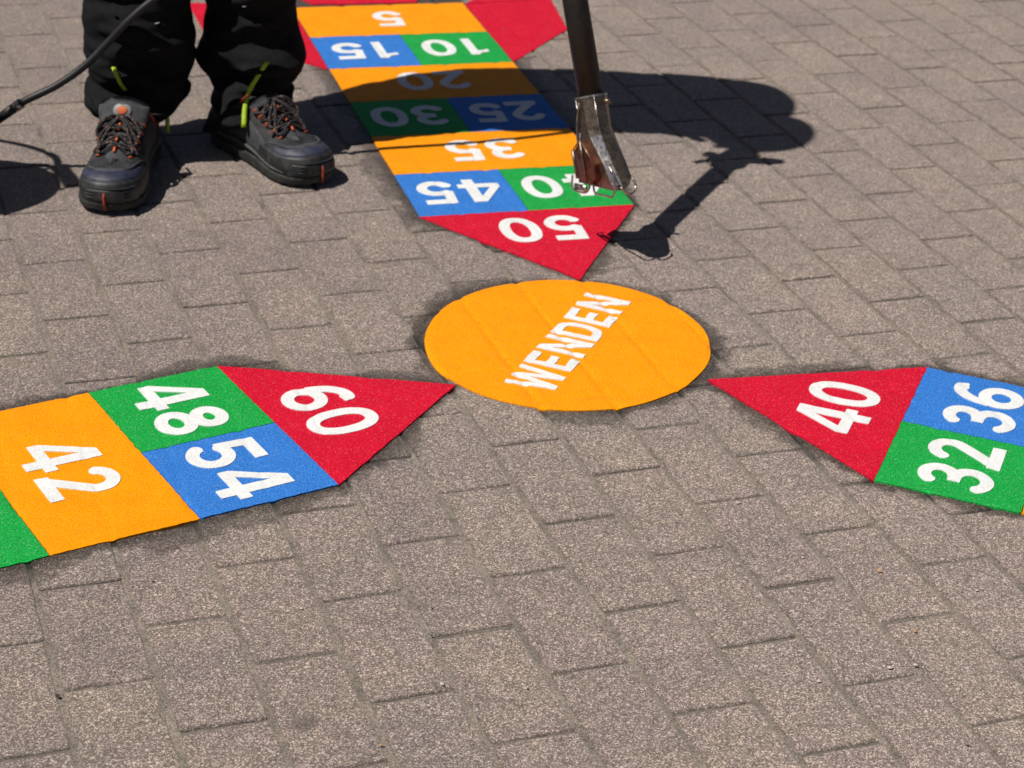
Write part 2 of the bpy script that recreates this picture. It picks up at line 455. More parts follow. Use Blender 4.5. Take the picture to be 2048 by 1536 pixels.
def build_pavement():
    V = []; F = []; T = []; ED = []
    NL, NS = 16, 8                        # points per long / short side
    # wandering joint lines, shared by neighbours
    lineoff = rng.normal(0, .0012, 400)
    for row in range(-60, 70):
        par = row % 2
        for k in range(-60, 60):
            v0 = 2 * k + (0 if par == 1 else 1); v1 = v0 + 2
            cx, cy = lat2w(row + .5, v0 + 1)
            if not (-3.1 < cx < 3.1 and -.2 < cy < 7.1): continue
            # true rectangle in local metres
            hu, hv = MU / 2, MV
            gu, gv = .0028 + random.uniform(-.0007, .0007), .0011 + random.uniform(-.0005, .0008)
            cu = random.uniform(-.0007, .0007) ; cv = random.uniform(-.0014, .0014)
            rot = random.gauss(0, .0035)
            a, b_ = hu - gu, hv - gv
            loop = []
            r = .003
            for i in range(NL): loop.append((a, -b_ + r + (2 * b_ - 2 * r) * i / (NL - 1)))
            for i in range(NS): loop.append((a - r - (2 * a - 2 * r) * i / (NS - 1), b_))
            for i in range(NL): loop.append((-a, b_ - r - (2 * b_ - 2 * r) * i / (NL - 1)))
            for i in range(NS): loop.append((-a + r + (2 * a - 2 * r) * i / (NS - 1), -b_))
            loop = np.array(loop)
            nn = len(loop)
            nrm = np.zeros_like(loop)
            nrm[:NL] = (1, 0); nrm[NL:NL + NS] = (0, 1); nrm[NL + NS:2 * NL + NS] = (-1, 0); nrm[2 * NL + NS:] = (0, -1)
            j = rng.normal(0, .00045, nn); j = (j + np.roll(j, 1)) * .7
            chipn = rng.random(nn) < .03
            j2 = j - chipn * rng.uniform(.001, .003, nn)
            z0 = random.gauss(0, .00025); tx = random.gauss(0, .005); ty = random.gauss(0, .0025)
            base = len(V)
            el = np.stack([loop[:, 0] * 0, loop[:, 1]], 1)
            ang = np.arctan2(loop[:, 1] / b_, loop[:, 0] / a)
            el = np.stack([.03 * np.cos(ang), .06 * np.sin(ang)], 1)
            for inset, z, jj in ((None, .0002, 0), (.0042, 0, j2 * .6), (.0022, -.0005, j2), (.0006, -.0017, j2), (0, -.0036, j), (0, -.02, j)):
                P = el if inset is None else loop - nrm * inset + nrm * jj[:, None]
                c, s = math.cos(rot), math.sin(rot)
                pu = P[:, 0] * c - P[:, 1] * s + cu; pv = P[:, 0] * s + P[:, 1] * c + cv
                wx = cx + pu * CU + pv * SU; wy = cy + pu * SU - pv * CU
                zz = z + z0 + tx * P[:, 0] * .5 + ty * P[:, 1] * .5
                V += list(zip(wx, wy, zz))
            for q in range(5):
                for i in range(nn):
                    i2 = (i + 1) % nn
                    F.append((base + q * nn + i, base + q * nn + i2, base + (q + 1) * nn + i2, base + (q + 1) * nn + i))
            F.append(tuple(base + i for i in range(nn - 1, -1, -1)))
            T += [random.random()] * (nn * 6)
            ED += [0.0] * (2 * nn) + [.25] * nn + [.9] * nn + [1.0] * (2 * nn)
    o = mesh('pavement', V, F, MAT['stone'], smooth=False)
    at = o.data.attributes.new('tone', 'FLOAT', 'POINT'); at.data.foreach_set('value', T)
    at = o.data.attributes.new('edge', 'FLOAT', 'POINT'); at.data.foreach_set('value', ED)
    tag(o, kind='structure')

build_ground(); build_pavement()

# ------------------------------------------------------------------ marking sheets
def sheet(name, corners, mat, parent, k=.0003, nu=60, nv=34, lat=None):
    """a slab over a four-cornered outline (corners may coincide); follows the stones beneath"""
    C = [np.array(c, float) for c in corners]
    s = np.linspace(0, 1, nu)[None, :, None]; t = np.linspace(0, 1, nv)[:, None, None]
    P = (C[0] * (1 - s) + C[1] * s) * (1 - t) + (C[3] * (1 - s) + C[2] * s) * t
    return slab(name, P, mat, parent, k)
def slab(name, P, mat, parent, k, edge=True):
    nv, nu = P.shape[:2]
    x, y = P[..., 0].copy(), P[..., 1].copy()
    # slightly uneven cut edge
    if edge:
        jx = .0009 * lownoise(6 * x, 6 * y); jy = .0009 * lownoise(9 * x + 2, 9 * y + 5)
        x += jx; y += jy
    Z = sheet_z(x, y, k)
    # edge softened down to the stones
    e = np.ones_like(Z, bool); e[1:-1, 1:-1] = False
    Z = Z - e * (.0002 + .0009 * groove(x, y, .006))
    V = np.stack([x, y, Z], -1).reshape(-1, 3).tolist()
    F = [(j * nu + i, j * nu + i + 1, (j + 1) * nu + i + 1, (j + 1) * nu + i) for j in range(nv - 1) for i in range(nu - 1)]
    border = [i for i in range(nu)] + [j * nu + nu - 1 for j in range(1, nv)] + [(nv - 1) * nu + i for i in range(nu - 2, -1, -1)] + [j * nu for j in range(nv - 2, 0, -1)]
    n0 = len(V); m = len(border)
    for b_ in border: v = V[b_]; V.append((v[0], v[1], v[2]))
    for b_ in border: v = V[b_]; V.append((v[0], v[1], -.004))
    for i in range(m): F.append((n0 + (i + 1) % m, n0 + i, n0 + m + i, n0 + m + (i + 1) % m))
    o = mesh(name, V, F, mat, parent)
    # consistent upward normals
    me = o.data
    if me.polygons[0].normal.z < 0: me.flip_normals()
    return o

# glyph outlines: strokes and polygons in a box one unit high, turned into one clean mesh by marching squares
def seg_sd(px, py, pts, hw, flat=True):
    best = np.full(px.shape, 1e9); 
    n = len(pts) - 1
    for i in range(n):
        (ax, ay), (bx, by) = pts[i], pts[i + 1]
        dx, dy = bx - ax, by - ay; L2 = dx * dx + dy * dy
        if L2 < 1e-12: continue
        L = math.sqrt(L2)
        t = ((px - ax) * dx + (py - ay) * dy) / L2
        tc = np.clip(t, 0, 1)
        d = np.hypot(px - ax - dx * tc, py - ay - dy * tc) - hw
        perp = np.abs((px - ax) * dy - (py - ay) * dx) / L - hw
        if flat and i == 0: d = np.where(t < 0, np.maximum(perp, -t * L), d)
        if flat and i == n - 1: d = np.where(t > 1, np.maximum(perp, (t - 1) * L), d)
        best = np.minimum(best, d)
    return best
def poly_sd(px, py, P):
    d = np.full(px.shape, 1e9); s = np.ones(px.shape); n = len(P)
    for i in range(n):
        (ax, ay), (bx, by) = P[i], P[i - 1]
        ex, ey = bx - ax, by - ay; wx, wy = px - ax, py - ay
        t = np.clip((wx * ex + wy * ey) / (ex * ex + ey * ey), 0, 1)
        d = np.minimum(d, (wx - ex * t) ** 2 + (wy - ey * t) ** 2)
        c1 = py >= ay; c2 = py < by; c3 = ex * wy > ey * wx
        al = (c1 & c2 & c3) | (~c1 & ~c2 & ~c3)
        s = np.where(al, -s, s)
    return s * np.sqrt(d)
def arc(cx, cy, rx, ry, a0, a1, n=24, pw=1.0):
    o = []
    for i in range(n + 1):
        a = math.radians(a0 + (a1 - a0) * i / n); c, s = math.cos(a), math.sin(a)
        o.append((cx + rx * math.copysign(abs(c) ** pw, c), cy + ry * math.copysign(abs(s) ** pw, s)))
    return o
H = .089   # half stroke
def glyph(ch):
    """list of (kind, data, halfwidth) and advance width"""
    h = H
    if ch == '0': return [('s', arc(.33, .5, .33 - h, .5 - h, 0, 360, 48, .88), h)], .66
    if ch == '1': return [('s', [(.36, 0), (.36, 1)], h), ('p', [(.30, 1), (.455, 1), (.40, .80), (.05, .70), (.05, .84), (.2, .88)], 0)], .58
    if ch == '2': return [('s', arc(.31, .70, .215, .21, 168, -28, 22) + [(.40, .46), (.12, .10)], h), ('p', [(0, 0), (.62, 0), (.62, .18), (.02, .18)], 0)], .63
    if ch == '3': return [('s', arc(.30, .715, .21, .193, 155, -88, 22), h), ('s', arc(.30, .305, .235, .212, 88, -158, 24), h), ('p', [(.20, .43), (.36, .43), (.36, .60), (.20, .60)], 0)], .64
    if ch == '4': return [('p', [(.38, 1), (.60, 1), (.60, .37), (.72, .37), (.72, .205), (.60, .205), (.60, 0), (.405, 0), (.405, .205), (0, .205), (0, .36)], 0), ('x', [(.405, .37), (.175, .37), (.405, .76)], 0)], .72
    if ch == '5': return [('s', arc(.29, .325, .235, .23, 138, -160, 28), h), ('p', [(.06, 1), (.58, 1), (.58, .82), (.22, .82), (.195, .50), (.03, .46)], 0)], .64
    if ch == '6': return [('s', arc(.32, .315, .32 - h, .315 - h, 0, 360, 40), h), ('s', [(.50, .80)] + arc(.42, .42, .325, .485, 78, 175, 18), h)], .65
    if ch == '8': return [('s', arc(.32, .28, .32 - h, .28 - h, 0, 360, 40), h), ('s', arc(.32, .745, .285 - h, .255 - h, 0, 360, 40), h)], .64
    k = .096
    if ch == 'E': return [('s', [(k, 0), (k, 1)], k), ('p', [(.02, 0), (.68, 0), (.68, .19), (.02, .19)], 0), ('p', [(.02, .41), (.60, .41), (.60, .59), (.02, .59)], 0), ('p', [(.02, .81), (.68, .81), (.68, 1), (.02, 1)], 0)], .72
    if ch == 'N': return [('s', [(k, 0), (k, 1)], k), ('s', [(.86 - k, 0), (.86 - k, 1)], k), ('p', [(.0, 1), (.22, 1), (.86, 0), (.64, 0)], 0)], .86
    if ch == 'D': return [('s', [(k, 0), (k, 1)], k), ('s', [(.06, .9)] + arc(.33, .5, .36, .4, 90, -90, 24, .8) + [(.06, .1)], k)], .79
    if ch == 'W': return [('s', [(.09, 1), (.30, 0)], .09), ('s', [(.30, 0), (.55, 1)], .085), ('s', [(.55, 1), (.82, 0)], .085), ('s', [(.82, 0), (1.03, 1)], .09)], 1.12
def glyph_field(ch, px, py):
    g, adv = glyph(ch); f = np.full(px.shape, 1e9)
    for kind, data, hw in g:
        if kind == 'x': f = np.maximum(f, -poly_sd(px, py, data)); continue
        f = np.minimum(f, seg_sd(px, py, data, hw) if kind == 's' else poly_sd(px, py, data))
    return np.maximum(f, np.maximum(py - 1, -py))
def march(f, xs, ys):
    """polygons of the region f<0, shared vertices; returns V(list of xy), F"""
    idx = {}; V = []; F = []
    ny, nx = f.shape
    def corner(j, i):
        k = ('c', j, i)
        if k not in idx: idx[k] = len(V); V.append((xs[i], ys[j]))
        return idx[k]
    def cut(j, i, j2, i2):
        k = ('e', j, i, j2, i2) if (j, i) < (j2, i2) else ('e', j2, i2, j, i)
        if k not in idx:
            a, b = f[j, i], f[j2, i2]; t = a / (a - b)
            idx[k] = len(V); V.append((xs[i] + (xs[i2] - xs[i]) * t, ys[j] + (ys[j2] - ys[j]) * t))
        return idx[k]
    for j in range(ny - 1):
        for i in range(nx - 1):
            c = [(j, i), (j, i + 1), (j + 1, i + 1), (j + 1, i)]
            ins = [f[q] < 0 for q in c]
            if not any(ins): continue
            P = []
            for a in range(4):
                b = (a + 1) % 4
                if ins[a]: P.append(corner(*c[a]))
                if ins[a] != ins[b]: P.append(cut(*c[a], *c[b]))
            if len(P) >= 3: F.append(P)
    return V, F
def lay_glyph(ch, origin, rt, up, height, step, parent, name, k, lift=.0011, wob=.0):
    """origin = world point of the glyph's lower left; flush inlay just proud of the sheet"""
    g, adv = glyph(ch)
    n = height / step
    xs = np.arange(-2, int((adv + .1) * n) + 3) / n; ys = np.arange(-2, int(n) + 4) / n
    PX, PY = np.meshgrid(xs, ys)
    f = glyph_field(ch, PX, PY)
    f = f + wob * lownoise(PX * .5 + origin[0] * 30, PY * .5 + origin[1] * 30)
    V2, F = march(f, xs, ys)
    V2 = np.array(V2) * height
    x = origin[0] + rt[0] * V2[:, 0] + up[0] * V2[:, 1]
    y = origin[1] + rt[1] * V2[:, 0] + up[1] * V2[:, 1]
    z = sheet_z(x, y, k) + lift
    V = list(zip(x, y, z))
    # thin rim down into the sheet
    cnt = {}
    for P in F:
        for a in range(len(P)): cnt[(P[a], P[(a + 1) % len(P)])] = 1
    rim = [(a, b) for (a, b) in cnt if (b, a) not in cnt]
    low = {}
    F = [list(q) for q in F]
    for a, b in rim:
        for q in (a, b):
            if q not in low: low[q] = len(V); V.append((V[q][0], V[q][1], V[q][2] - .0016))
        F.append([b, a, low[a], low[b]])
    o = mesh(name, V, F, MAT['white'], parent, smooth=False)
    if rt[0] * up[1] - rt[1] * up[0] < 0: o.data.flip_normals()
    return o

def number_panel(arm, lat0, lat1, u0, u1, colour, number, label, k=.0006, tri=False, tip=None, group=None):
    a = ARMS[arm]
    g = .0006                              # fine gap between neighbouring sheets
    if tri:
        c = [arm2w(a, lat0, u0), arm2w(a, lat1, u0), arm2w(a, *tip), arm2w(a, *tip)]
        c[2] = arm2w(a, tip[0] + .0008, tip[1]); c[3] = arm2w(a, tip[0] - .0008, tip[1])
        mid = (lat0 + lat1) / 2, -.3975
    else:
        c = [arm2w(a, lat0 + g, u0 + g), arm2w(a, lat1 - g, u0 + g), arm2w(a, lat1 - g, u1 - g), arm2w(a, lat0 + g, u1 - g)]
        mid = (lat0 + lat1) / 2, (u0 + u1) / 2 - .002
    cx, cy = arm2w(a, *mid)
    root = empty('number_panel', (cx, cy, 0), label, 'ground marking', group)
    wide = abs(lat1 - lat0)
    sheet('panel_sheet', c, MAT[colour], root, k, int(wide / .004), int(abs(u1 - u0) / .004) + 18 * tri)
    if number:
        hgt = .098; gap = .010
        ws = [glyph(ch)[1] * hgt for ch in number]; tot = sum(ws) + gap * (len(ws) - 1)
        r = mid[0] - tot / 2
        for ch, wd in zip(number, ws):
            lay_glyph(ch, arm2w(a, r, mid[1] - hgt / 2), a['rt'], a['up'], hgt, .0011, root, 'numeral', k)
            r += wd + gap
    return root

GA, GB, GC = 'panels of the arm running away behind the torch', 'panels of the left arm', 'panels of the right arm'
A = ARMS['five']; m0, m1, mm = A['mid'] - A['hw'], A['mid'] + A['hw'], -.081
number_panel('five', m0, m1, -.476, -.476, 'red', '50', 'red triangle with a white 50, its point touching the far side of the orange circle', tri=True, tip=A['tip'], group=GA)
number_panel('five', mm, m1, -.660, -.476, 'blue', '45', 'blue square with a white 45, directly behind the red triangle numbered 50', group=GA)
number_panel('five', m0, mm, -.660, -.476, 'green', '40', 'green square whose white 40 is partly hidden behind the steel torch nozzle', group=GA)
number_panel('five', m0, m1, -.842, -.660, 'yellow', '35', 'yellow rectangle with a white 35, crossed by the thin hose shadow', group=GA)
number_panel('five', mm, m1, -1.024, -.842, 'green', '30', 'green square with a white 30, lying wholly in the body shadow', group=GA)
number_panel('five', m0, mm, -1.024, -.842, 'blue', '25', 'blue square with a white 25, lying wholly in the body shadow', group=GA)
number_panel('five', m0, m1, -1.211, -1.024, 'yellow', '20', 'yellow rectangle with a white 20, cut across by the edge of the body shadow', group=GA)
number_panel('five', mm, m1, -1.403, -1.211, 'blue', '15', 'sunlit blue square with a white 15, between trousers and green square, near the top edge', group=GA)
number_panel('five', m0, mm, -1.403, -1.211, 'green', '10', 'sunlit green square with a white 10, beside the large red angled piece', group=GA)
number_panel('five', m0, m1, -1.602, -1.403, 'yellow', '5', 'farthest yellow rectangle, carrying a single white digit 5', group=GA)
A = ARMS['six']; m0, m1, mm = A['mid'] - A['hw'], A['mid'] + A['hw'], .041
number_panel('six', m0, m1, -.477, -.477, 'red', '60', 'red triangle with a white 60, its point at the left of the orange circle', tri=True, tip=A['tip'], group=GB)
number_panel('six', m0, mm, -.661, -.477, 'green', '48', 'green square with a white 48, at the far corner of the left arm', group=GB)
number_panel('six', mm, m1, -.661, -.477, 'blue', '54', 'blue square with a white 54, on the near side of the left arm', group=GB)
number_panel('six', m0, m1, -.847, -.661, 'yellow', '42', 'large yellow rectangle with a white 42, in the left arm', group=GB)
number_panel('six', mm, m1, -1.030, -.847, 'green', '', 'plain green piece at the left picture edge, next to the yellow 42', group=GB)
number_panel('six', m0, mm, -1.030, -.847, 'blue', '', 'blue piece out past the left edge, beyond the yellow 42', group=GB)
A = ARMS['four']; m0, m1, mm = A['mid'] - A['hw'], A['mid'] + A['hw'], -.025
number_panel('four', m0, m1, -.485, -.485, 'red', '40', 'red triangle with a white 40, its point at the right of the orange circle', tri=True, tip=A['tip'], group=GC)
number_panel('four', m0, mm, -.671, -.485, 'green', '32', 'green square with a white 32, on the near side of the right arm', group=GC)
number_panel('four', mm, m1, -.671, -.485, 'blue', '36', 'blue square with a white 36, on the far side of the right arm', group=GC)
number_panel('four', m0, m1, -.857, -.671, 'yellow', '', 'sliver of yellow at the right picture edge beside the green 32', group=GC)

def red_piece(pts, label):
    a = ARMS['five']
    c = [arm2w(a, *q) for q in pts]
    mx = sum(q[0] for q in c) / 4; my = sum(q[1] for q in c) / 4
    root = empty('start_panel', (mx, my, 0), label, 'ground marking', 'red start pieces round the yellow 5')
    sheet('panel_sheet', c, MAT['red'], root, .0006, 50, 40)
GR = .002
# the red start shape is laid in pieces beside and beyond the yellow 5
red_piece([(-.2645, -1.213), (-.432, -1.401), (-.458, -1.607), (-.2645, -1.590)], 'red angled ground marking on the right side of the yellow 5')
red_piece([(-.268, -1.5935), (-.458, -1.6105), (-.475, -1.760), (-.400, -1.760)], 'red corner piece beyond the right side of the yellow 5, cut by the top edge')
red_piece([(.1025, -1.211), (.1025, -1.595), (.306, -1.660), (.300, -1.442)], 'red angled ground marking seen between the two trouser legs')
red_piece([(.053, -1.620), (-.165, -1.612), (-.200, -1.700), (.088, -1.700)], 'red strip just beyond the far edge of the yellow 5')

WCTR, WRT, WH, WL = (0.0788, 2.6794), (0.3426, 0.9395), 0.0705, 0.3301
def build_circle():
    root = empty('turning_circle', (EC[0], EC[1], 0), 'round orange-yellow ground marking lettered in white, in the middle of the three arms', 'ground marking')
    g = G(); NR, NA = 56, 200
    P = []
    emb = np.array([-EMA[1], EMA[0]])
    V = [(EC[0], EC[1], float(sheet_z(EC[0], EC[1], .0011)))]; F = []
    for r in range(1, NR + 1):
        rad = r / NR
        for q in range(NA):
            t = 2 * math.pi * q / NA
            c, s = math.cos(t), math.sin(t)
            k = rad * (1 + (.003 * math.sin(5 * t + 1) + .002 * math.sin(13 * t) if r == NR else 0))
            x = EC[0] + EMA[0] * EA * c * k + emb[0] * EB * s * k
            y = EC[1] + EMA[1] * EA * c * k + emb[1] * EB * s * k
            z = float(sheet_z(x, y, .0016)) - (.0002 + .0010 * float(groove(x, y, .006)) if r == NR else 0)
            V.append((x, y, z))
    for q in range(NA): F.append((0, 1 + q, 1 + (q + 1) % NA))
    for r in range(NR - 1):
        for q in range(NA):
            q2 = (q + 1) % NA
            F.append((1 + r * NA + q, 1 + (r + 1) * NA + q, 1 + (r + 1) * NA + q2, 1 + r * NA + q2))
    n0 = len(V)
    for zz in (None, -.004):
        for q in range(NA): v = V[1 + (NR - 1) * NA + q]; V.append((v[0], v[1], v[2] if zz is None else zz))
    for q in range(NA):
        q2 = (q + 1) % NA
        F.append((n0 + q, n0 + NA + q, n0 + NA + q2, n0 + q2))
    o = mesh('panel_sheet', V, F, MAT['yellow'], root)
    if o.data.polygons[0].normal.z < 0: o.data.flip_normals()
    # the word
    ctr = np.array(WCTR); rt = np.array(WRT); up = np.array([-WRT[1], WRT[0]])
    hgt = WH; total = WL; word = 'WENDEN'
    adv = [glyph(c)[1] for c in word]; gap = .0085
    sx = (total - gap * 5) / (sum(adv) * hgt)
    pos = -total / 2
    for ch, wd in zip(word, adv):
        og = ctr + rt * pos - up * hgt / 2
        lay_glyph(ch, og, rt * sx, up, hgt, .0009, root, 'letter', .0016, .0012, .014)
        pos += wd * hgt * sx + gap
build_circle()

# ------------------------------------------------------------------ the worker
FOLD = Vector((3.1, 7.7, 1.3))
person_root = None
def skin_mesh(name, pts, edges, rad, mat, parent=None, sub=2, root=0):
    me = bpy.data.meshes.new(name)
    me.from_pydata(pts, edges, [])
    me.materials.append(mat)
    o = bpy.data.objects.new(name, me); COL.objects.link(o)
    if parent: o.parent = parent
    md = o.modifiers.new('Skin', 'SKIN'); md.use_smooth_shade = True
    if not me.skin_vertices: bpy.context.view_layer.update()
    sv = me.skin_vertices[0].data
    for i, r in enumerate(rad):
        sv[i].radius = r if hasattr(r, '__len__') else (r, r)
        sv[i].use_root = (i == root)
    if sub:
        ms = o.modifiers.new('Sub', 'SUBSURF'); ms.levels = sub; ms.render_levels = sub
    return o

# joints, world coordinates (the worker faces the camera, stooping over the torch)
J = dict(pelvis=(-.50, 3.44, .84), belly=(-.48, 3.44, .94), chest=(-.38, 3.42, 1.06), neck=(-.30, 3.35, 1.17), head=(-.275, 3.245, 1.25), crown=(-.265, 3.20, 1.33),
         hipL=(-.60, 3.44, .80), kneeL=(-.65, 3.375, .46), ankL=(-.652, 3.305, .070), toeL=(-.653, 3.17, .038),
         hipR=(-.41, 3.46, .80), kneeR=(-.46, 3.42, .46), ankR=(-.490, 3.40, .070), toeR=(-.42, 3.305, .036),
         shL=(-.44, 3.33, 1.14), elL=(-.36, 3.36, .96), wrL=(-.20, 3.325, .91),
         shR=(-.19, 3.47, 1.17), elR=(-.085, 3.46, .99), wrR=(-.06, 3.33, .845))
TJ = Vector((.0945, 3.051, .237))          # where the nozzle sits on the tube
TD = Vector((-.25, .38, 1.0)).normalized()
HAND = TJ + TD * .60  # the tube's direction, upward

def build_body():
    names = ['pelvis', 'belly', 'chest', 'neck', 'head', 'crown', 'hipL', 'kneeL', 'ankL', 'toeL', 'hipR', 'kneeR', 'ankR', 'toeR', 'shL', 'elL', 'wrL', 'shR', 'elR', 'wrR']
    P = [J[n] for n in names]; ix = {n: i for i, n in enumerate(names)}
    E = [('pelvis', 'belly'), ('belly', 'chest'), ('chest', 'neck'), ('neck', 'head'), ('head', 'crown'), ('pelvis', 'hipL'), ('hipL', 'kneeL'), ('kneeL', 'ankL'), ('ankL', 'toeL'),
         ('pelvis', 'hipR'), ('hipR', 'kneeR'), ('kneeR', 'ankR'), ('ankR', 'toeR'), ('chest', 'shL'), ('shL', 'elL'), ('elL', 'wrL'), ('chest', 'shR'), ('shR', 'elR'), ('elR', 'wrR')]
    E = [(ix[a], ix[b]) for a, b in E]
    rad = dict(pelvis=.13, belly=.12, chest=.13, neck=.055, head=.085, crown=.075, hipL=.08, kneeL=.045, ankL=.026, toeL=.014, hipR=.08, kneeR=.045, ankR=.026, toeR=.014,
               shL=.055, elL=.042, wrL=.028, shR=.055, elR=.042, wrR=.028)
    R = [rad[n] for n in names]
    # palm, five fingers and thumb on each hand, curled
    def hand(wr, wi, d, side, curl):
        d = Vector(d).normalized(); side = Vector(side).normalized(); curl = Vector(curl).normalized()
        w0 = Vector(P[wi])
        pb = len(P); P.append(tuple(w0 + d * .045)); R.append((.030, .020)); E.append((wi, pb))
        for f, (o, l) in enumerate(((-.027, .036), (-.009, .040), (.009, .038), (.027, .030))):
            k = w0 + d * .085 + side * o
            a = len(P); P.append(tuple(k)); R.append(.0105); E.append((pb, a))
            k2 = k + d * .018 + curl * l * .75; P.append(tuple(k2)); R.append(.009); E.append((a, a + 1))
            k3 = k2 - d * .022 + curl * .012; P.append(tuple(k3)); R.append(.008); E.append((a + 1, a + 2))
        t = w0 + d * .04 - side * .036 + curl * .010
        a = len(P); P.append(tuple(t)); R.append(.0115); E.append((pb, a))
        P.append(tuple(t + d * .030 + curl * .026)); R.append(.0095); E.append((a, a + 1))
    hand('R', ix['wrR'], (HAND - Vector(J['wrR'])), TD, (.8, -.5, -.1))
    hand('L', ix['wrL'], (.75, .15, -.25), (0, .2, 1), (.1, -.9, -.2))
    # nose and ears
    hc = Vector(J['head']); fdir = Vector((.12, -.72, -.55)).normalized(); sd_ = Vector((.98, .15, 0)).normalized()
    for off, r in ((fdir * .092, .014),):
        P.append(tuple(hc + off)); R.append(r); E.append((ix['head'], len(P) - 1))
    for s in (-1, 1):
        P.append(tuple(hc + sd_ * s * .086 + Vector((0, .01, .01)))); R.append((.010, .016)); E.append((ix['head'], len(P) - 1))
    o = skin_mesh('person', P, E, R, MAT['skin'], None, 2, 0)
    tag(o, 'stooping person in black work trousers and orange-trimmed safety shoes, seen from the shins down', 'person')
    return o
PERSON = build_body()

# trousers: rings from the ankle up. (z, x left, x right, y centre, half depth)
LEG_A = [(.070, -.736, -.605, 3.330, .070), (.083, -.742, -.590, 3.330, .078), (.105, -.743, -.570, 3.330, .084), (.118, -.741, -.566, 3.330, .084), (.130, -.733, -.569, 3.330, .078), (.145, -.728, -.566, 3.332, .076), (.172, -.739, -.560, 3.334, .082), (.215, -.744, -.561, 3.338, .086),
         (.26, -.741, -.566, 3.342, .085), (.34, -.744, -.560, 3.35, .087), (.48, -.74, -.555, 3.37, .094), (.62, -.735, -.535, 3.41, .100), (.76, -.73, -.515, 3.44, .115), (.86, -.71, -.50, 3.455, .135), (.95, -.69, -.50, 3.455, .135)]
LEG_B = [(.048, -.545, -.455, 3.405, .070), (.058, -.543, -.425, 3.400, .082), (.070, -.538, -.403, 3.396, .096), (.090, -.540, -.400, 3.392, .101), (.107, -.528, -.428, 3.394, .096), (.121, -.551, -.400, 3.398, .094), (.135, -.563, -.391, 3.405, .088), (.158, -.566, -.385, 3.410, .090), (.185, -.558, -.390, 3.413, .086), (.21, -.553, -.394, 3.416, .082),
         (.245, -.551, -.402, 3.420, .082), (.34, -.556, -.385, 3.425, .083), (.48, -.555, -.37, 3.435, .090), (.62, -.545, -.345, 3.45, .100), (.76, -.54, -.32, 3.46, .115), (.86, -.52, -.31, 3.465, .135), (.95, -.51, -.32, 3.46, .135)]
def leg_at(T, z):
    T = np.array(T); return [np.interp(z, T[:, 0], T[:, c]) for c in range(1, 5)]
def leg_point(T, z, ang, off=0.0, fold=True, hem=None):
    zz = z
    xl, xr, yc, hd = leg_at(T, zz)
    cx, hw = (xl + xr) / 2, (xr - xl) / 2
    c, s = math.cos(ang), math.sin(ang)
    # folds: crumpled rolls near the shoe, long soft creases above
    k = 1.0
    p = Vector((cx + c * .08, yc + s * .08, z))
    f = 0
    if fold:
        amp = .009 + .012 * max(0, 1 - z / .3)
        side = abs(s) ** .7
        f = (mnoise.noise(Vector((p.x * 9, p.y * 9, z * 26)) + FOLD) * amp * 1.3 + mnoise.noise(Vector((p.x * 22, p.y * 22, z * 60))) * amp * .55
             + (1 - abs(mnoise.noise(Vector((p.x * 14 + z * 18, p.y * 14 - z * 9, z * 12 + 5))) * 2.2)) * amp * .5) * (.25 + .75 * side)
    r = 1.0
    return Vector((cx + c * (hw + off + f * .7), yc + s * (hd + off + f * 1.6), z))
